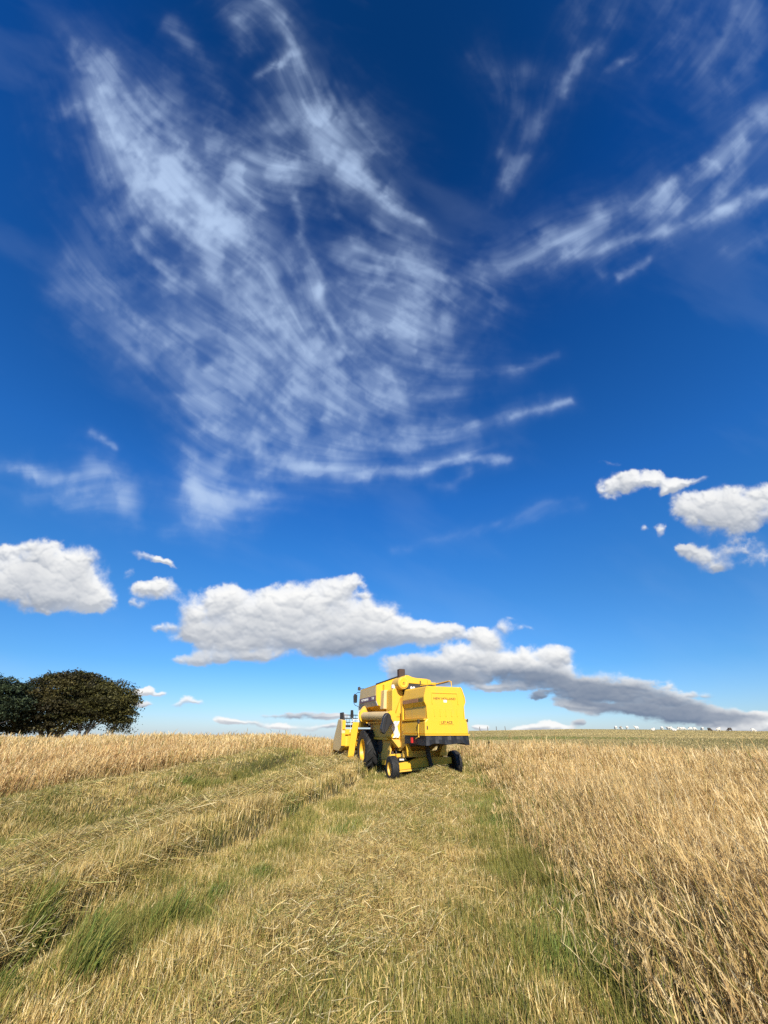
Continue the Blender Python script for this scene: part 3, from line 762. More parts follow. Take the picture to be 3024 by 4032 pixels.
# grazed sward on the far slope
def sward():
    n = 150000
    r = 29 + 125 * rng.random(n) ** 1.6; a = np.radians(rng.uniform(4, 50, n)); x, y = r * np.sin(a), r * np.cos(a)
    k = rng.random(n) < pasture_k(x, y); x, y, r = x[k], y[k], r[k]; n = len(x)
    c0 = ground_col(x, y) * 1.5
    col = c0 * rng.uniform(.6, 1.4, (n, 1)); st = rng.random(n) < .3 * ss(90, 30, r) + .1; col[st] = pick(st.sum(), STRAW, (2, 3, 2, 1, 1)) * .85
    h = rng.uniform(.05, .16, n) * (1 + 1.3 * st * ss(60, 30, r)); w = np.maximum(.012, r * .0009) * rng.uniform(.6, 1.6, n)
    base = np.stack([x, y, ground(x, y) - .01], 1)
    o = blade_mesh('pasture_grass', base, h, w, rng.normal(0, .8, n), rng.uniform(0, 6.28, n), np.abs(rng.normal(.3, .3, n)), (1, .8, 0), (0, .55, 1.), (0, .35, 1.), col, col, GRASSM)
    tag(o, 'short grazed pasture grass on the far slope below the sheep', 'pasture')
sward()

# ------------------------------------------------------------------ combine harvester
H = empty('combine_harvester', (1.45, 16.4, 0.12), R(20))
tag(H, 'yellow combine harvester seen from behind at the end of the mown strip', 'combine harvester')
def text_part(name, s, size, mat, parent, loc, rot, sx=1.0, bold=0.0, extr=0.004):
    cu_ = bpy.data.curves.new(name, 'FONT'); cu_.body = s; cu_.size = size; cu_.align_x = 'CENTER'; cu_.align_y = 'CENTER'; cu_.extrude = extr; cu_.offset = bold
    o_ = bpy.data.objects.new(name, cu_); COL.objects.link(o_)
    dg = bpy.context.evaluated_depsgraph_get(); dg.update()
    me = bpy.data.meshes.new_from_object(o_.evaluated_get(dg))
    bpy.data.objects.remove(o_)
    o = link_mesh(name, me, mat, parent); o.location = loc; o.rotation_euler = rot; o.scale = (sx, 1, 1)
    return o

# rear hood
half = [(.66, 2.86), (.715, 2.80), (.80, 2.53), (.80, 2.37), (.725, 2.24), (.715, 1.86), (.81, 1.77), (.825, 1.40)]
prof = [(-x, z) for x, z in half[::-1]] + [(x, z) for x, z in half]
prof_f = [(x * .985, z + (.05 if z > 2.6 else 0)) for x, z in prof]
hood = MB().prism(prof, 'y', -2.0, -.05, prof_f).build('rear_hood', YEL, H, bevel=.03)
fl = MB()
fl.box(-.845, .845, -2.03, -1.99, 1.365, 1.40); fl.box(-.845, -.80, -1.99, -.05, 1.365, 1.40); fl.box(.80, .845, -1.99, -.05, 1.365, 1.40)
fl.build('hood_flange', YEL, hood)
rp = MB()
for x0, x1, z0, z1 in ((-.52, .52, 2.64, 2.67), (-.52, -.49, 2.30, 2.64), (.49, .52, 2.30, 2.64)): rp.box(x0, x1, -2.018, -1.995, z0, z1)
rp.build('badge_frame', YEL, hood)
for k in range(5):
    x = -.44 + k * .22
    MB().prism([(x - .015, 1.92), (x + .015, 1.92), (x + .012, 2.16), (x - .012, 2.16)], 'y', -2.016, -1.99).build('pressed_rib', YEL, hood, bevel=.006)
text_part('lettering', 'NEW HOLLAND', .098, LETTER, hood, (-.01, -2.004, 2.47), (R(90), 0, 0), 1.22, .001)
MB().box(-.055, .07, -2.006, -1.99, 2.355, 2.435).build('sticker', WHITE, hood)
plate = MB().box(-.275, .275, -2.012, -1.99, 1.685, 1.805).build('number_plate', YEL, hood)
text_part('plate_lettering', 'L37 ACS', .105, LETTER, hood, (0, -2.015, 1.745), (R(90), 0, 0), 1.15, .002)
MB().box(-.755, -.715, -2.008, -1.99, 1.54, 1.64).build('slot', DARK, hood)
# side band, ledge and lower side panel on both sides
for s in (-1, 1):
    st = MB().prism([(s * .803, 2.50), (s * .803, 2.38), (s * .808, 2.38), (s * .808, 2.50)], 'y', -1.5, -.08).build('stripe', STRIPE, hood)
    for k in range(5): MB().box(*sorted((s * .803, s * .812)), -1.90 + k * .08, -1.87 + k * .08, 2.38, 2.50).build('vent_slat', DARK, hood)
    MB().box(*sorted((s * .72, s * .83)), -1.95, -.05, 1.82, 1.86).build('side_ledge', YEL, hood)
# side dust panel on the left flank (sheet in the duller, dusty yellow)
MB().box(-.728, -.7235, -1.9, -.1, 1.88, 2.2).build('side_panel', YELD, hood)
for s in (-1, 1):
    MB().prism([(s * .66, 2.87), (s * .72, 2.81), (s * .81, 2.53), (s * .81, 2.37), (s * .735, 2.235), (s * .725, 1.865), (s * .70, 1.865), (s * .70, 2.26), (s * .78, 2.38), (s * .78, 2.52), (s * .69, 2.79), (s * .65, 2.84)], 'y', -2.012, -1.96).build('edge_lip', YEL, hood)
# rubber curtain
ct = MB()
nx = 26
def cz(t_): return 1.10 + .018 * math.sin(t_ * 2.4) + .008 * math.sin(t_ * 9)
pts = [(-.80, -.2)] + [(-.80, -2.0 + .3 * k) for k in range(5, -1, -1)] + [(-.8 + 1.6 * k / 14, -2.0 - .012 * math.sin(k * 1.7)) for k in range(1, 15)] + [(.80, -1.7 + .3 * k) for k in range(6)]
vs = []
for i, (x, y) in enumerate(pts):
    b = cz(i * .35) + (.025 if abs(x) < .6 and y < -1.9 else 0)
    f_ = .012 * math.sin(i * 2.1)
    vs += [(x, y, 1.372), (x * 1.01, y + f_ - (.02 if y < -1.9 else 0), (b + 1.37) / 2), (x * 1.02, y - f_ - (.03 if y < -1.9 else 0), b)]
ct.add(vs, [(3 * i + j, 3 * i + 3 + j, 3 * i + 4 + j, 3 * i + 1 + j) for i in range(len(pts) - 1) for j in (0, 1)])
cto = ct.build('rubber_curtain', BLACK, H)
sm_ = cto.modifiers.new('thick', 'SOLIDIFY'); sm_.thickness = .012
# straw walkers and dark underside
MB().box(-.62, .62, -1.9, .3, 1.16, 1.3).build('straw_walker', DARK, H)
MB().prism([(-1.6, 1.12), (.4, .98), (.4, 1.16), (-1.6, 1.16)], 'x', -.6, .6).build('return_pan', RUST, H)
# hand lever, lamp on the left flank; rail on top
MB().tube([(-.86, -1.62, 1.82), (-.90, -1.62, 1.45), (-.90, -1.66, 1.33), (-.88, -1.35, 1.27)], .018).build('lever', YEL, H)
MB().box(-.90, -.85, -1.66, -1.58, 1.72, 1.84).build('lever_grip', DARK, H)
MB().box(-.90, -.83, -1.02, -.94, 1.14, 1.30).build('tail_lamp', RED, H)
MB().tube([(.12, .3, 3.02), (.12, .2, 3.10), (.55, -.6, 3.12), (.60, -1.35, 3.13), (.62, -1.45, 3.10), (.62, -1.45, 2.86)], .02).build('hand_rail', YEL, H)
MB().tube([(.0, .0, 2.95), (.58, -1.3, 3.10)], .014).build('brace', DARK, H)
lampR = MB().box(.84, .92, -1.86, -1.80, 1.45, 1.80).build('lamp_bracket', GREYP, H)
MB().box(.835, .925, -1.88, -1.86, 1.78, 1.86).build('reflector', DARK, lampR)

# body core: threshing body under everything, with sloping belly
MB().prism([(-.05, 1.1), (.6, .85), (3.9, .75), (4.3, 1.2), (4.3, 2.3), (1.5, 2.45), (-.05, 2.75)], 'x', -.66, .66).build('body', YELD, H)
# tall drive cover standing off the left flank
tp = [(-1.03, 1.30), (-.98, 1.24), (-.56, 1.22), (-.50, 1.26), (-.485, 2.3), (-.52, 2.92), (-.58, 2.99), (-.92, 2.99), (-.985, 2.93), (-1.0, 2.0)]
dc = MB().prism(tp, 'y', .55, 1.25).build('drive_cover', YEL, H, bevel=.025)
MB().prism([(-.97, 1.98), (-.90, 1.98), (-.56, 2.9), (-.56, 1.98)], 'y', .525, .56).build('cover_facet', YEL, dc, bevel=.012)
fo = MB()
gv = []
for i in range(6):
    for j in range(7):
        x = -1.0 + .24 * i / 5 + .05 * math.sin(j * 1.3); z = 1.28 + .55 * j / 6
        gv.append((x, .525 - .03 * abs(math.sin(i * 2.1 + j * 1.2)), z))
fo.add(gv, [(i * 7 + j, (i + 1) * 7 + j, (i + 1) * 7 + j + 1, i * 7 + j + 1) for i in range(5) for j in range(6)])
fo.build('crumpled_glare', GLARE, dc)  # pale folds stand for glare on the cover's lower part
MB().box(-.52, -.455, .3, .55, 1.3, 2.95).build('gap_strip', DARK, H)  # dark strip standing for the shade in the gap beside the hood
MB().box(-.485, -.455, -.06, .55, 2.24, 2.30).build('stay', YEL, H)
MB().prism([(-.80, 2.40), (-.74, 2.40), (-.74, 1.5), (-.80, 1.5)], 'y', -.03, .1).build('hinge_post', YEL, H)
# recessed shoulder between drive cover and tank
MB().prism([(-1.13, 2.28), (-.78, 2.28), (-.78, 2.98), (-1.10, 2.98)], 'y', 1.2, 1.62).build('shoulder_panel', TAN, H, bevel=.015)
# grain tank
def tank_sec(y, xw, zt):
    return None
tk = MB()
sec = [(-1.30, 3.21), (-1.30, 2.62), (-1.22, 2.44), (-.80, 2.22), (.80, 2.22), (1.22, 2.44), (1.30, 2.62), (1.30, 3.21)]
sec2 = [(-1.30, 3.20), (-1.30, 2.62), (-1.22, 2.40), (-.80, 2.22), (.80, 2.22), (1.22, 2.40), (1.30, 2.62), (1.30, 3.20)]
tank = tk.prism(sec, 'y', 1.62, 4.0, sec2).build('grain_tank', YEL, H, bevel=.02)
MB().box(-1.309, -1.3005, 1.68, 3.98, 2.64, 3.16).build('tank_side', TAN, tank)
ts = MB().box(-1.316, -1.309, 1.66, 3.99, 2.62, 2.80).build('tank_stripe', PURPLE, tank)
text_part('tank_lettering', 'NEW HOLLAND', .13, WHITE, tank, (-1.318, 3.2, 2.71), (R(90), 0, R(-90)), 1.1, .003)
text_part('tank_lettering', 'TX 32', .13, WHITE, tank, (-1.318, 2.05, 2.71), (R(90), 0, R(-90)), 1.1, .003)
MB().prism([(-1.325, 2.60), (-1.24, 2.42), (-1.20, 2.42), (-1.29, 2.60)], 'y', 1.64, 4.0).build('tank_sill', GREYP, tank)
MB().prism([(-1.02, 3.21), (-.62, 3.30), (-.62, 2.98), (-1.02, 2.98)], 'y', 1.4, 1.62).build('tank_shoulder', YEL, tank)
# roof cover, peaked
rf = MB()
rf.add([(-1.30, 1.66, 3.215), (1.30, 1.66, 3.215), (1.30, 4.0, 3.205), (-1.30, 4.0, 3.205), (-.05, 2.1, 3.62), (.12, 2.1, 3.62), (.12, 3.6, 3.52), (-.05, 3.6, 3.52)],
       [(0, 1, 5, 4), (1, 2, 6, 5), (2, 3, 7, 6), (3, 0, 4, 7), (4, 5, 6, 7), (3, 2, 1, 0)])
roof = rf.build('tank_cover', YEL, tank)
MB().tube([(-1.30, 1.66, 3.235), (-.05, 2.1, 3.65), (.45, 1.95, 3.53), (.8, 1.8, 3.40)], .03).build('cover_edging', BLACK, tank)
MB().prism([(.0, 3.66), (.34, 3.73), (.34, 3.70), (.02, 3.60)], 'y', 2.05, 2.2).build('cover_flap', BLACK, tank)
# engine deck
MB().box(-.46, .72, .2, 1.45, 2.7, 3.14).build('engine_bay', DARK, H)
duct = [(-.50, 3.20), (.58, 3.16), (.58, 3.39), (.05, 3.41), (-.10, 3.43), (-.30, 3.50), (-.42, 3.50), (-.48, 3.44)]
MB().prism(duct, 'y', .45, 1.0).build('intake_duct', YEL, H, bevel=.02)
MB().prism([(.585, 3.12), (.76, 3.12), (.76, 3.28), (.70, 3.36), (.585, 3.37)], 'y', .45, .9).build('duct_elbow', YEL, H, bevel=.02)
MB().box(.765, .96, .45, .9, 2.98, 3.26).build('filter_box', YEL, H, bevel=.015)
MB().box(.45, .95, -.05, .45, 2.9, 3.06).build('deck_box', YEL, H)
MB().tube([(.22, .42, 2.95), (.22, .42, 3.30)], .022).build('duct_strut', DARK, H)
dr = MB().lathe([(0, .95), (.22, .95), (.235, .9), (.235, .22), (.22, .18), (0, .18)], 'y', 28, (-.64, 0, 3.17)).build('rotary_screen', YELD, H)
MB().lathe([(0, .15), (.06, .14), (.08, .16), (.17, .15), (.185, .16), (.20, .175), (.20, .20), (0, .20)], 'y', 28, (-.64, 0, 3.17)).build('screen_cap', YEL, dr)
MB().lathe([(0, .12), (.025, .125), (.03, .16), (0, .16)], 'y', 10, (-.64, 0, 3.17)).build('screen_hub', RUST, dr)
MB().box(-.95, -.78, .62, .8, 2.99, 3.14).build('canister', WHITE, H, bevel=.03)
for x in (-.36, -.25): MB().lathe([(0, 0), (.045, .0), (.05, .1), (.03, .13), (0, .14)], 'z', 12, (x, .05, 2.90)).build('fuel_filter', WHITE, H)
ex = MB().box(-.34, -.06, 1.35, 1.6, 3.40, 3.86)
exo = ex.build('exhaust_stack', RUST, H, bevel=.015)
MB().box(-.31, -.09, 1.38, 1.57, 3.845, 3.866).build('exhaust_mouth', DARK, exo)

# unloading auger along the left side
au = MB().tube([(-1.42, 3.05, 2.07), (-1.40, 1.5, 2.03), (-1.36, .05, 1.98)], .155, 20).build('unloading_auger', TAN, H, smooth=False)
MB().tube([(-1.05, 3.45, 2.38), (-1.25, 3.35, 2.32), (-1.40, 3.2, 2.18), (-1.42, 3.02, 2.07)], [.17, .175, .18, .165], 18).build('auger_elbow', YELD, H)
MB().lathe([(.155, 2.92), (.235, 2.92), (.235, 2.98), (.155, 2.98)], 'y', 20, (-1.42, 0, 2.07)).build('auger_flange', YEL, au)
MB().lathe([(0, -.03), (.19, -.03), (.20, .0), (.20, .05), (0, .05)], 'y', 22, (-1.24, 0, 1.97)).build('auger_end_disc', YEL, au)
bo = MB()
# rubber spout boot: a limp sleeve hanging off the tube's end, drawn to the left, its mouth a deep fold
ol = [(-1.58, 2.03), (-1.49, 2.08), (-1.40, 2.01), (-1.37, 1.88), (-1.27, 1.73), (-1.40, 1.69), (-1.52, 1.52), (-1.65, 1.39), (-1.75, 1.44), (-1.77, 1.55), (-1.70, 1.75), (-1.65, 1.94)]
ol2 = [(x * .93 - .08, z + .02) for x, z in ol]
bo.prism(ol, 'y', -.34, -.02, ol2)
bo.prism([(-1.70, 1.93), (-1.60, 2.04), (-1.52, 2.05), (-1.60, 1.75), (-1.68, 1.42), (-1.77, 1.45), (-1.78, 1.56)], 'y', -.40, -.34)
bo.build('spout_boot', BLACK, au, bevel=.02)
MB().box(-1.2, -1.0, .6, 3.0, 1.78, 1.83).build('auger_cradle', YELD, H)

# left lower guards, beams, platforms
lg = MB()
lg.prism([(.9, 1.28), (2.7, 1.28), (2.9, 1.75), (.9, 1.80)], 'x', -1.02, -.95).build('side_guard', YELD, H, bevel=.01)
MB().box(-1.08, -.93, .9, 2.75, 1.20, 1.275).build('guard_rail', YEL, H)
MB().prism([(1.0, .52), (2.0, .52), (2.15, 1.18), (1.0, 1.18)], 'x', -.93, -.86).build('lower_guard', YELD, H, bevel=.01)
MB().lathe([(0, -.96), (.26, -.96), (.27, -.94), (.27, -.88), (0, -.88)], 'x', 24, (0, 2.1, 1.0)).build('belt_pulley', DARK, H)
MB().box(-1.02, -.62, .9, 1.7, .36, .52).build('frame_beam', YEL, H, bevel=.01)
MB().tube([(-.72, .9, 1.3), (-.72, .85, .55)], .035).build('hydraulic_ram', DARK, H)
MB().prism([(-1.02, 1.24), (-.60, 1.22), (-.62, 1.0), (-.74, .95)], 'y', .58, 1.1).build('cover_skirt', YELD, H)
for s in (-1, 1):
    MB().prism([(s * .80, 1.10), (s * .70, 1.10), (s * .52, .72), (s * .76, .72)], 'y', -.32, -.24).build('hood_stay', YEL, H, bevel=.008)
MB().box(-.7, .95, .2, .32, .66, .86).build('cross_member', YELD, H)
MB().box(.72, .93, -.12, .2, .7, 1.08).build('stay_plate', YELD, H)
MB().box(-1.25, -.95, 3.3, 4.3, 1.72, 1.80).build('platform', DARK, H)
MB().box(-1.28, -1.0, 2.75, 3.6, 1.635, 1.65).build('mudguard', GREYP, H)
MB().prism([(-1.32, 1.85), (-.95, 1.85), (-.95, 2.4), (-1.2, 2.42), (-1.32, 2.15)], 'y', 3.7, 3.9).build('cab_step_panel', YEL, H, bevel=.01)
MB().box(-1.36, -1.02, 3.6, 3.9, 1.64, 1.84).build('step_box', YEL, H, bevel=.01)

# cab ahead of the tank
cab = MB().prism([(4.02, 1.85), (5.15, 1.85), (5.45, 2.5), (5.2, 3.2), (4.02, 3.2)], 'x', -.95, .95).build('cab', YELD, H, bevel=.03)
for s in (-1, 1):
    MB().prism([(4.15, 2.2), (5.05, 2.2), (5.28, 2.55), (5.08, 3.08), (4.15, 3.08)], 'x', *sorted((s * .953, s * .962))).build('window', GLASS, cab)
MB().box(-.8, .8, 5.30, 5.36, 2.3, 2.6).build('window', GLASS, cab)

# wheels
def tyre(name, R_, w, rim_r, cx, y, z, lugs, parent, rim_mat, lug_h=.04, tilt=0.0):
    root = MB().lathe([(rim_r, -w * .42), (rim_r * 1.12, -w * .5), (R_ * .88, -w * .5), (R_ * .965, -w * .44), (R_ - lug_h, -w * .30), (R_ - lug_h, w * .30), (R_ * .965, w * .44), (R_ * .88, w * .5), (rim_r * 1.12, w * .5), (rim_r, w * .42), (rim_r, -w * .42)], 'x', 44)
    for k in range(lugs):
        for s in (-1, 1):
            a0 = 2 * math.pi * (k + (.5 if s > 0 else 0)) / lugs
            rows_ = []
            for j in range(5):
                t_ = j / 4
                a = a0 + t_ * .30
                x = s * w * (.02 + .47 * t_)
                rr = (R_, R_, R_, R_ * .985, R_ * .95)[j]; lo_ = rr - lug_h * 1.3
                da = .55 * math.pi / lugs * .55
                for rad, aa in ((lo_, a - da * 1.2), (rr, a - da), (rr, a + da), (lo_, a + da * 1.2)):
                    rows_.append((x, rad * math.cos(aa), rad * math.sin(aa)))
            root.add(rows_, [(4 * j + i, 4 * j + i + 1, 4 * j + 5 + i, 4 * j + 4 + i) for j in range(4) for i in range(3)] + [(0, 1, 2, 3), (19, 18, 17, 16)])
    wh = empty(name, (cx, y, z)); wh.parent = parent; wh.rotation_euler = (0, tilt, 0)
    root.build('tyre', TYRE, wh)
    s = -1 if cx < 0 else 1
    MB().lathe([(rim_r * 1.03, s * w * .46), (rim_r * .93, s * w * .43), (rim_r * .80, s * w * .15), (rim_r * .30, s * w * .05), (rim_r * .28, s * w * .14), (0, s * w * .14)], 'x', 32).build('rim', rim_mat, wh)
    MB().lathe([(rim_r * 1.03, -s * w * .46), (rim_r * .9, -s * w * .40), (rim_r * .7, -s * w * .1), (0, -s * w * .1)], 'x', 24).build('rim', DARK, wh)
    return wh
for s in (-1, 1): tyre('front_wheel', .77, .52, .40, s * 1.16, 3.13, .80, 15, H, YEL, .05)
tyre('rear_wheel', .385, .27, .20, -1.22, 0, .345, 16, H, YELD, .014, R(-2))
tyre('rear_wheel', .385, .27, .20, 1.30, 0, .48, 16, H, YELD, .014, R(-4))
MB().box(-1.0, 1.0, 3.0, 3.26, .66, .96).build('front_axle', DARK, H)
ax = empty('rear_axle', (0, 0, .50), 0, 0, R(-3.5)); ax.parent = H
MB().prism([(-1.05, -.14), (1.12, -.11), (1.12, .09), (.2, .17), (-.2, .17), (-.6, .08), (-1.05, .06)], 'y', -.11, .11).build('axle_beam', YEL, ax, bevel=.01)
MB().box(-1.0, 1.0, -.09, .09, -.20, -.145).build('axle_rib', YELD, ax)
MB().prism([(-1.16, -.20), (-1.00, -.20), (-1.0, .10), (-.92, .22), (-1.02, .34), (-1.22, .34), (-1.30, .16), (-1.28, -.06)], 'y', .12, .30).build('knuckle', YEL, ax, bevel=.02)
MB().box(-1.06, -.90, -.05, .12, .24, .34).build('knuckle_arm', YEL, ax, bevel=.01)
MB().lathe([(0, 0), (.06, .0), (.05, .08), (0, .09)], 'z', 12, (-1.12, .2, .34)).build('king_pin', RUST, ax)
MB().tube([(-.95, -.02, .16), (-.78, -.02, .15)], .03).build('tie_rod', WHITE, ax)
MB().prism([(.03, 1.1), (.15, 1.1), (.2, .75), (.30, .38), (.18, .36), (.06, .72)], 'y', -.22, -.13).build('drawbar', DARK, H)
MB().tube([(.62, -.35, 1.12), (.42, -.25, .85)], .02).build('link_rod', DARK, H)

# ladder, hand rail
def quadplate(c0, c1, c2, c3, t_, name, mat, parent):
    a, b, c_, d = [Vector(x) for x in (c0, c1, c2, c3)]
    n_ = (b - a).cross(d - a).normalized() * t_
    m_ = MB(); m_.hexa([a, b, c_, d, a + n_, b + n_, c_ + n_, d + n_]); return m_.build(name, mat, parent, bevel=.006)
ld_ = quadplate((-1.77, 4.18, .40), (-1.50, 4.18, .40), (-1.26, 4.22, 1.86), (-1.56, 4.22, 1.86), .05, 'ladder', YEL, H)
for k in range(5):
    t_ = .12 + .19 * k
    x0 = -1.50 + .24 * t_; z0 = .40 + 1.46 * t_
    MB().box(x0 - .01, x0 + .05, 4.0, 4.17, z0, z0 + .03).build('rung', DARK, ld_)
MB().tube([(-1.28, 4.25, 1.80), (-1.27, 4.3, 2.2), (-1.20, 4.3, 2.42), (-1.1, 4.3, 2.6)], .02).build('hand_rail', WHITE, H)
MB().tube([(-1.62, 4.4, 1.45), (-1.60, 4.4, 1.85), (-1.45, 4.4, 1.93)], .014).build('hand_rail', WHITE, H)

# header
hd = empty('header', (0, 0, 0)); hd.parent = H
MB().prism([(4.62, .90), (4.70, 1.52), (4.78, 1.58), (5.0, 1.5), (5.6, .78), (5.4, .70), (4.7, .84)], 'x', -1.80, 1.80).build('header_trough', YEL, hd, bevel=.02)
MB().box(-1.66, 1.78, 4.575, 4.62, .90, 1.32).build('rear_sheet', YEL, hd, bevel=.01)
MB().box(-1.80, 1.80, 4.58, 4.68, 1.36, 1.58).build('top_beam', YEL, hd, bevel=.01)
for s in (-1, 1):
    e0, e1 = sorted((s * 1.80, s * 1.97))
    ep = MB().prism([(4.58, .90), (4.58, 1.40), (4.70, 1.95), (5.35, 2.0), (6.1, 1.2), (6.3, .72), (5.0, .70)], 'x', e0, e1).build('end_panel', TAN, hd, bevel=.015)
    MB().box(e0, e1, 4.545, 4.60, .92, 1.42).build('end_cap', YEL, hd, bevel=.01)
    MB().box(e0 + .02, e1, 4.56, 4.66, 1.56, 1.94).build('end_box', YEL, hd, bevel=.01)
    MB().prism([(6.1, 1.1), (7.2, .62), (6.3, .60)], 'x', e0 + .03, e1 - .03).build('crop_divider', YELD, hd)
reel = empty('reel', (0, 6.1, 1.72)); reel.parent = H
for k in range(6):
    a = 2 * math.pi * k / 6 + .35
    y, z = .50 * math.cos(a), .50 * math.sin(a)
    b = MB().tube([(-1.70, y, z), (1.70, y, z)], .022, 6)
    for j in range(22):
        x = -1.63 + j * .155
        b.tube([(x, y, z), (x + .01, y + .02, z - .17)], .008, 4)
    b.build('reel_bat', DARK, reel)
for x in (-1.68, 0, 1.68):
    sp_ = MB()
    for k in range(6):
        a = 2 * math.pi * k / 6 + .35
        sp_.tube([(x, 0, 0), (x, .5 * math.cos(a), .5 * math.sin(a))], .018, 5)
    sp_.lathe([(.0, -.03), (.09, -.03), (.09, .03), (0, .03)], 'x', 10, (x, 0, 0))
    sp_.build('reel_spider', DARK, reel)
MB().tube([(-1.73, 0, 0), (1.73, 0, 0)], .05).build('reel_shaft', DARK, reel)
MB().prism([(5.0, 1.9), (5.3, 2.3), (5.9, 2.3), (5.5, 1.75)], 'x', -1.78, -1.72).build('reel_end_shield', DARK, hd)
MB().prism([(3.6, .9), (4.7, .6), (4.7, 1.2), (3.6, 1.6)], 'x', -.6, .6).build('feeder_house', DARK, H)

# mirrors and work light
mr = MB().prism([(-1.33, 2.72), (-1.18, 2.70), (-1.15, 2.76), (-1.15, 3.06), (-1.30, 3.12), (-1.35, 3.02)], 'y', 4.98, 5.05).build('mirror', MIRB, H, bevel=.015)
MB().tube([(-.95, 5.0, 3.18), (-1.12, 5.06, 3.18), (-1.22, 5.07, 3.10), (-1.30, 5.07, 2.70), (-1.22, 5.07, 2.60), (-1.14, 5.06, 2.58), (-.95, 5.0, 2.48)], .014, 6).build('mirror_arm', DARK, mr)
m2 = MB().prism([(-1.40, 2.06), (-1.26, 2.05), (-1.24, 2.08), (-1.27, 2.40), (-1.40, 2.40)], 'y', 5.2, 5.26).build('mirror', MIRB, H, bevel=.015)
MB().tube([(-1.3, 5.24, 2.06), (-1.28, 5.24, 1.98), (-.95, 5.1, 2.0)], .016, 6).build('mirror_arm', WHITE, m2)
wl = MB().prism([(-1.17, 3.27), (-1.07, 3.25), (-1.03, 3.33), (-1.08, 3.43), (-1.17, 3.41)], 'y', 4.8, 4.9).build('work_light', DARK, H, bevel=.012)
MB().tube([(-1.06, 4.85, 3.34), (-.93, 4.7, 3.34), (-.93, 4.7, 3.16)], .014, 6).build('light_bracket', DARK, wl)

# ------------------------------------------------------------------ trees
def rand_unit(n):
    v_ = rng.normal(size=(n, 3)); return v_ / np.linalg.norm(v_, axis=1)[:, None]
def tree(name, label, az, dist, lobes, limbs, pal, n_leaf, leaf, layer=.55, drop=0.0):
    x0, y0 = dist * math.sin(R(az)), dist * math.cos(R(az))
    z0 = float(terrain(x0, y0))
    t_ = empty(name, (x0, y0, z0), -R(az)); tag(t_, label, 'tree', 'trees behind the left crest')
    # crown: clumps on each lobe's shell, each clump a spray of leaf quads
    P = []; Cc = []
    tot = sum(l[3] * l[5] + l[3] * l[4] for l in lobes)
    for cx, cy, cz_, rx_, ry_, rz_ in lobes:
        n = int(n_leaf * (rx_ * rz_ + rx_ * ry_) / tot)
        nc = max(8, n // 120)
        d = rand_unit(nc); d[:, 2] = np.where(d[:, 2] < -.45, -d[:, 2] * .6, d[:, 2])
        rad = rng.uniform(.40, 1.0, nc) ** .6 * np.where(rng.random(nc) < .14, 1.14, 1.0)
        c_ = np.array([cx, cy, cz_]) + d * rad[:, None] * np.array([rx_, ry_, rz_])
        cs = rng.uniform(.55, 1.5, nc)
        tone = rng.uniform(.5, 1.5, nc)
        i = rng.integers(0, nc, n)
        off = rng.normal(size=(n, 3)) * np.array([.66, .66, .20]) * cs[i][:, None]
        off[:, 2] -= .10 * (off[:, 0] ** 2 + off[:, 1] ** 2)
        p_ = c_[i] + off
        pc = np.array(pal)[rng.choice(len(pal), nc)][i] * tone[i][:, None] * rng.uniform(.75, 1.25, (n, 1))
        P.append(p_); Cc.append(pc)
    P = np.concatenate(P); Cc = np.concatenate(Cc); n = len(P)
    nrm = rand_unit(n) * np.array([1, 1, .8]) + np.array([0, 0, .75]); nrm /= np.linalg.norm(nrm, axis=1)[:, None]
    a = np.cross(nrm, rand_unit(n)); a /= np.linalg.norm(a, axis=1)[:, None]; b = np.cross(nrm, a)
    sz = leaf * rng.uniform(.6, 1.5, (n, 1))
    V_ = np.stack([P - a * sz * .5, P + b * sz * .32, P + a * sz * .6, P - b * sz * .32], 1).reshape(-1, 3)
    me = mesh_np('crown', V_, np.arange(n * 4).reshape(-1, 4), np.repeat(Cc, 4, 0))
    link_mesh('crown', me, LEAFM, t_)
    tr = MB()
    for pts_, r_ in limbs: tr.tube(pts_, r_, 7)
    tr.build('trunk', BARK, t_)
    return t_
BEECH = [(.060, .060, .018), (.050, .043, .017), (.075, .062, .018), (.040, .034, .014)]
OLIVE = [(.085, .080, .020), (.070, .064, .019), (.055, .052, .016), (.10, .088, .022)]
PINE = [(.040, .056, .025), (.032, .046, .022), (.052, .066, .028), (.026, .038, .018)]
def limbs_of(base, tops, r0):
    out_ = []
    for bx, by, tx, ty, tz in tops:
        mid = (bx + (tx - bx) * .42 + random.uniform(-.3, .3), by + (ty - by) * .4, tz * .45)
        out_.append(([(bx, by, -.3), (bx + (tx - bx) * .1, by, tz * .18), mid, (tx, ty, tz)], [r0, r0 * .85, r0 * .55, r0 * .12]))
        for k in range(3):
            ex_, ez = tx + random.uniform(-2.2, 2.2), tz * random.uniform(.7, 1.0)
            out_.append(([mid, ((mid[0] + ex_) / 2, ty, (mid[2] + ez) / 2 + .2), (ex_, ty + random.uniform(-1.5, 1.5), ez)], [r0 * .4, r0 * .25, r0 * .06]))
    return out_
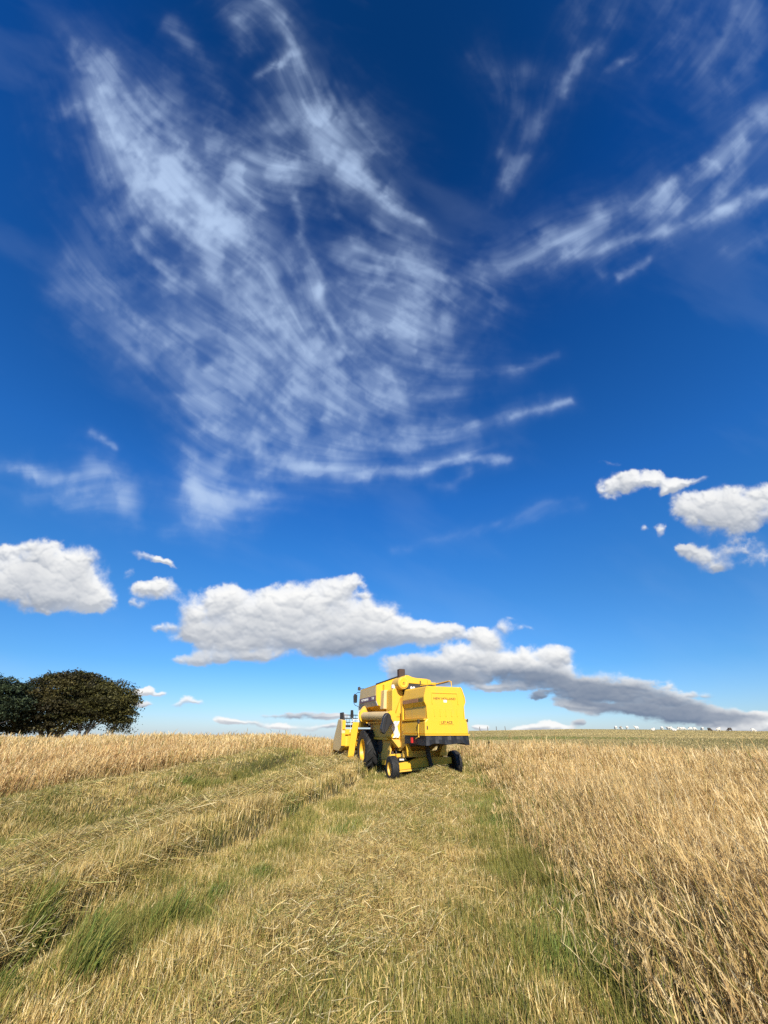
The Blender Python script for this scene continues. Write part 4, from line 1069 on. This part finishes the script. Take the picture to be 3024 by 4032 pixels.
tree('spreading_tree', 'broad bronze-brown tree, the tallest and middle one behind the left grass crest', -37.6, 85,
     [(0, 0, 7.8, 5.2, 4.2, 3.4), (-3.4, .5, 6.2, 3.6, 3.6, 3.4), (2.8, 0, 7.6, 3.6, 3.6, 3.2), (-1.0, -2.2, 5.0, 4.2, 2.6, 2.9), (-4.8, -.5, 3.4, 2.8, 2.6, 2.2), (1.8, -1.0, 4.6, 3.2, 3.0, 2.8), (-2.0, -1.5, 2.6, 3.4, 2.4, 1.7), (.6, 0, 9.6, 3.0, 2.6, 1.7)],
     limbs_of(0, [(-.4, 0, -4, -1, 7), (0, 0, -1.2, -1.5, 8.5), (.3, 0, 2, 0, 9), (.5, .2, 3.6, -1, 7)], .42), BEECH, 62000, .27)
tree('spreading_tree', 'olive-green domed tree at the right end of the clump, with a pale leaning trunk', -34.0, 84,
     [(0, 0, 7.0, 3.6, 3.4, 3.2), (1.9, 0, 6.3, 2.7, 2.8, 3.1), (3.1, 0, 4.9, 1.6, 1.8, 2.7), (-.3, -1.2, 5.2, 3.0, 2.4, 1.9), (3.2, 0, 3.2, 1.1, 1.4, 1.9), (1.4, -.8, 4.2, 1.7, 1.6, 1.4), (-2.4, -.6, 3.6, 1.8, 1.8, 2.0)],
     limbs_of(0, [(-1.6, 0, .9, -.4, 6), (-1.4, 0, -.6, 0, 7.5), (-1.9, 0, -2.4, -.5, 5), (3.0, 0, 2.4, 0, 5.4)], .28), OLIVE, 33000, .26)
tree('dark_tree', 'dark blue-green tree cut off by the left edge, left of the bronze tree', -43.6, 80,
     [(0, 0, 6.6, 3.4, 3.2, 2.9), (-2.6, 0, 6.2, 3.2, 3.0, 3.0), (1.6, .3, 5.6, 2.4, 2.6, 2.6), (.4, -1.0, 4.2, 2.8, 2.2, 2.0), (-3, -.5, 4.0, 2.8, 2.4, 2.2)],
     limbs_of(0, [(.2, -.6, 1.4, -1.6, 5), (0, 0, -1.5, 0, 7), (-.1, -.6, .4, -2.2, 4.6)], .34), PINE, 36000, .26)

# ------------------------------------------------------------------ fence posts, weeds, white box, sheep
def at(az, d): return (d * math.sin(R(az)), d * math.cos(R(az)))
def post(az, d, h, w, tiltx, tilty, label, group):
    x, y = at(az, d); z = float(terrain(x, y))
    m_ = MB(); m_.prism([(-w, -w), (w, -w * .9), (w * .9, w), (-w, w)], 'z', -.3, h * .96); 
    m_.prism([(-w * .98, -w * .9), (w * .95, -w * .85), (w * .85, w * .9), (-w * .9, w * .9)], 'z', h * .96, h, [(-w * .4, -w * .5), (w * .5, -w * .5), (w * .4, w * .5), (-w * .5, w * .4)])
    o = m_.build('fence_post', POSTM, None, (x, y, z)); o.rotation_euler = (tiltx, tilty, random.random())
    tag(o, label, 'fence post', group)
post(32.6, 29.5, .98, .05, 0, R(-9), 'dark weathered post leaning left at the pasture edge, nearer the harvester of the two', 'leaning posts at the pasture edge')
post(37.6, 29.0, .92, .045, 0, R(-14), 'dark weathered post leaning left at the pasture edge, farther right of the two', 'leaning posts at the pasture edge')
for i, (az, nm) in enumerate(((12.6, 'first'), (13.6, 'second'), (14.7, 'third'), (15.8, 'fourth'))):
    post(az, 148, 1.25, .07, R(2 * i - 3), R(3 - 2 * i), f'thin post on the skyline right of the harvester, {nm} of four counting away from it', 'posts on the skyline')

def weed(az, d, h, label, seed):
    rs = np.random.default_rng(seed); x, y = at(az, d); z = float(terrain(x, y))
    t_ = empty('thistle', (x, y, z), rs.uniform(0, 6)); tag(t_, label, 'weed', 'weeds in the standing grass')
    st = MB(); tips = []
    for k in range(4):
        a = rs.uniform(0, 6.28); e_ = rs.uniform(.08, .25); hh = h * rs.uniform(.75, 1.0)
        p2 = (e_ * math.cos(a), e_ * math.sin(a), hh); tips.append(p2)
        st.tube([(0, 0, -.05), (p2[0] * .4, p2[1] * .4, hh * .5), p2], [.02, .016, .007], 5)
    st.build('stem', LEAFM_DARK, t_)
    P = []; dirs = []
    for tx, ty, tz in tips:
        for k in range(34):
            f_ = rs.uniform(.25, 1.0); a = rs.uniform(0, 6.28)
            P.append((tx * f_, ty * f_, tz * f_)); dirs.append((math.cos(a), math.sin(a), rs.uniform(-.1, .6)))
    P = np.array(P); dd = np.array(dirs); n = len(P); L_ = rs.uniform(.09, .19, (n, 1)); s_ = np.cross(dd, [0, 0, 1.]); s_ /= np.linalg.norm(s_, axis=1)[:, None]
    V_ = np.stack([P, P + dd * L_ * .5 + s_ * .035, P + dd * L_, P + dd * L_ * .5 - s_ * .035], 1).reshape(-1, 3)
    cc = np.array([.045, .065, .025]) * rs.uniform(.6, 1.6, (n, 1))
    link_mesh('leaves', mesh_np('leaves', V_, np.arange(4 * n).reshape(-1, 4), np.repeat(cc, 4, 0)), LEAFM, t_)
LEAFM_DARK = paint('weed_stem', (.06, .06, .03), .8, .3)
for i, (az, d, h, lb) in enumerate(((13.4, 24.5, .95, 'tallest dark green thistle in the dry grass, closest to the harvester on its right'),
        (19.0, 21.0, .82, 'dark green thistle in the dry grass, second from the harvester'),
        (21.2, 25.5, .90, 'small grey-green thistle just under the pasture edge, third from the harvester'),
        (23.4, 21.5, .84, 'bushy dark thistle in the dry grass, fourth from the harvester'),
        (25.0, 20.0, .78, 'dark thistle right beside the bushy one, the rightmost in the dry grass'))): weed(az, d, h, lb, 100 + i)

x, y = at(40.6, 31.5); zt = float(terrain(x, y))
wb = MB().prism([(-.15, -.10), (.15, -.10), (.15, .10), (-.15, .10)], 'z', 0, .30, [(-.18, -.13), (.18, -.13), (.18, .13), (-.18, .13)]).build('white_tub', WHITE, None, (x, y, zt + .30), bevel=.02)
wb.rotation_euler = (0, R(8), R(20))
tag(wb, 'small white tub standing at the far right edge of the pasture', 'tub')

WOOL = paint('wool', (.66, .62, .54), .95, .35, (.40, .34, .25), 6, bump=.8)
DWOOL = paint('dark_wool', (.06, .045, .035), .95, .3, (.12, .09, .06), 6, bump=.8)
FACE = paint('sheep_face', (.40, .36, .31), .8, .2)
def sheep_mesh(lying, head_down, wool):
    """continuous skinned figure: trunk, neck, head, four jointed legs"""
    zb = .30 if lying else .58
    V_ = []; E_ = []; Rr = []
    def a(p, r, par=None):
        V_.append(p); Rr.append(r); i = len(V_) - 1
        if par is not None: E_.append((par, i))
        return i
    hip = a((-.36, 0, zb), .23); mid = a((-.02, 0, zb - .02), .27, hip); sh_ = a((.30, 0, zb + .01), .23, mid)
    tail = a((-.58, 0, zb - .02), .06, hip)
    if head_down:
        nk = a((.52, 0, zb - .12), .11, sh_); hd_ = a((.66, 0, zb - .32), .085, nk); mz = a((.74, 0, zb - .47), .05, hd_)
    else:
        nk = a((.46, 0, zb + .20), .12, sh_); hd_ = a((.58, 0, zb + .34), .09, nk); mz = a((.74, 0, zb + .27), .055, hd_)
    for s in (-1, 1): a((hd_ and V_[hd_][0] - .03, s * .15, V_[hd_][2] + .04), .022, hd_)
    for s in (-1, 1):
        if lying:
            k_ = a((.42, s * .16, .10), .05, sh_); a((.24, s * .18, .05), .035, k_)
            k_ = a((-.22, s * .22, .10), .06, hip); a((-.02, s * .24, .05), .035, k_)
        else:
            k_ = a((.30, s * .12, .28), .052, sh_); a((.31, s * .12, .03), .035, k_)
            st_ = a((-.30, s * .13, .36), .075, hip); hk = a((-.42, s * .13, .24), .045, st_); a((-.38, s * .13, .03), .034, hk)
    me = bpy.data.meshes.new('body'); me.from_pydata(V_, E_, [])
    o = bpy.data.objects.new('tmp_body', me); COL.objects.link(o)
    sk = o.modifiers.new('skin', 'SKIN'); 
    for i, r_ in enumerate(Rr): me.skin_vertices[0].data[i].radius = (r_, r_)
    me.skin_vertices[0].data[1].use_root = True
    sb = o.modifiers.new('sub', 'SUBSURF'); sb.levels = 1; sb.render_levels = 1
    dg = bpy.context.evaluated_depsgraph_get(); dg.update()
    m2_ = bpy.data.meshes.new_from_object(o.evaluated_get(dg)); bpy.data.objects.remove(o)
    m2_.materials.clear(); m2_.materials.append(wool)
    m2_.name = 'sheep'
    return m2_
def skin_layer(): pass
SHM = {}
def get_sheep(kind):
    if kind not in SHM:
        SHM[kind] = sheep_mesh(kind[0], kind[1], DWOOL if kind[2] else WOOL)
    return SHM[kind]
def px_az(px): return math.degrees(math.atan2((px - 1512) / 1456, cp + (864 / 1456) * sp))
FLOCK = [  # chart column, distance, lying, head down, dark, heading, label
 (2428, 149, 0, 1, 0, 90, 'faint white sheep grazing, leftmost of the flock on the skyline'),
 (2449, 149, 0, 1, 0, -90, 'faint white sheep grazing, second from the left end of the flock'),
 (2473, 149, 0, 1, 0, 80, 'low white sheep grazing, third from the left end of the flock'),
 (2511, 146, 0, 0, 0, 180, 'white sheep standing alone on the skyline, head up, fourth from the left'),
 (2573, 132, 1, 0, 0, 20, 'small white sheep lying below the skyline, left of the large white rump'),
 (2610, 143, 0, 1, 0, 80, 'large white sheep seen from behind, left end of the main bunch'),
 (2634, 145, 0, 0, 0, 100, 'white sheep with raised head beside the large rump in the main bunch'),
 (2646, 144, 0, 1, 0, 10, 'white sheep grazing side-on, centre left of the main bunch'),
 (2657, 131, 1, 0, 0, 160, 'cream sheep lying just below the main bunch'),
 (2676, 146, 0, 1, 0, -150, 'white sheep grazing in the centre of the main bunch'),
 (2686, 143, 0, 1, 0, 30, 'white sheep close behind the central grazing one'),
 (2695, 144, 0, 1, 0, 0, 'white sheep at the right end of the main bunch'),
 (2722, 145, 0, 1, 0, 175, 'white sheep grazing, left one of the pair right of the main bunch'),
 (2739, 144, 0, 1, 0, 10, 'white sheep grazing, right one of the pair right of the main bunch'),
 (2769, 148, 0, 1, 0, 90, 'faint white sheep alone on the skyline between the pair and the dark sheep'),
 (2797, 133, 0, 1, 1, 10, 'dark brown sheep grazing below the skyline, left of the grey-white one'),
 (2831, 134, 0, 0, 0, 0, 'white sheep with raised head right of the dark brown one'),
 (2876, 138, 0, 1, 1, 170, 'dark sheep grazing on the skyline, farther right than the other dark one'),
 (2967, 134, 0, 1, 0, -20, 'white sheep grazing by itself at the far right of the flock')]
for px, d, ly, hdn, dk_, hdg, lb in FLOCK:
    x, y = at(px_az(px), d)
    o = bpy.data.objects.new('sheep', get_sheep((ly, hdn, dk_))); COL.objects.link(o)
    o.location = (x, y, float(terrain(x, y)) + .02); o.rotation_euler = (0, 0, R(hdg)); sc_ = random.uniform(.95, 1.12); o.scale = (sc_, sc_, sc_)
    tag(o, lb, 'sheep', 'sheep grazing along the skyline')
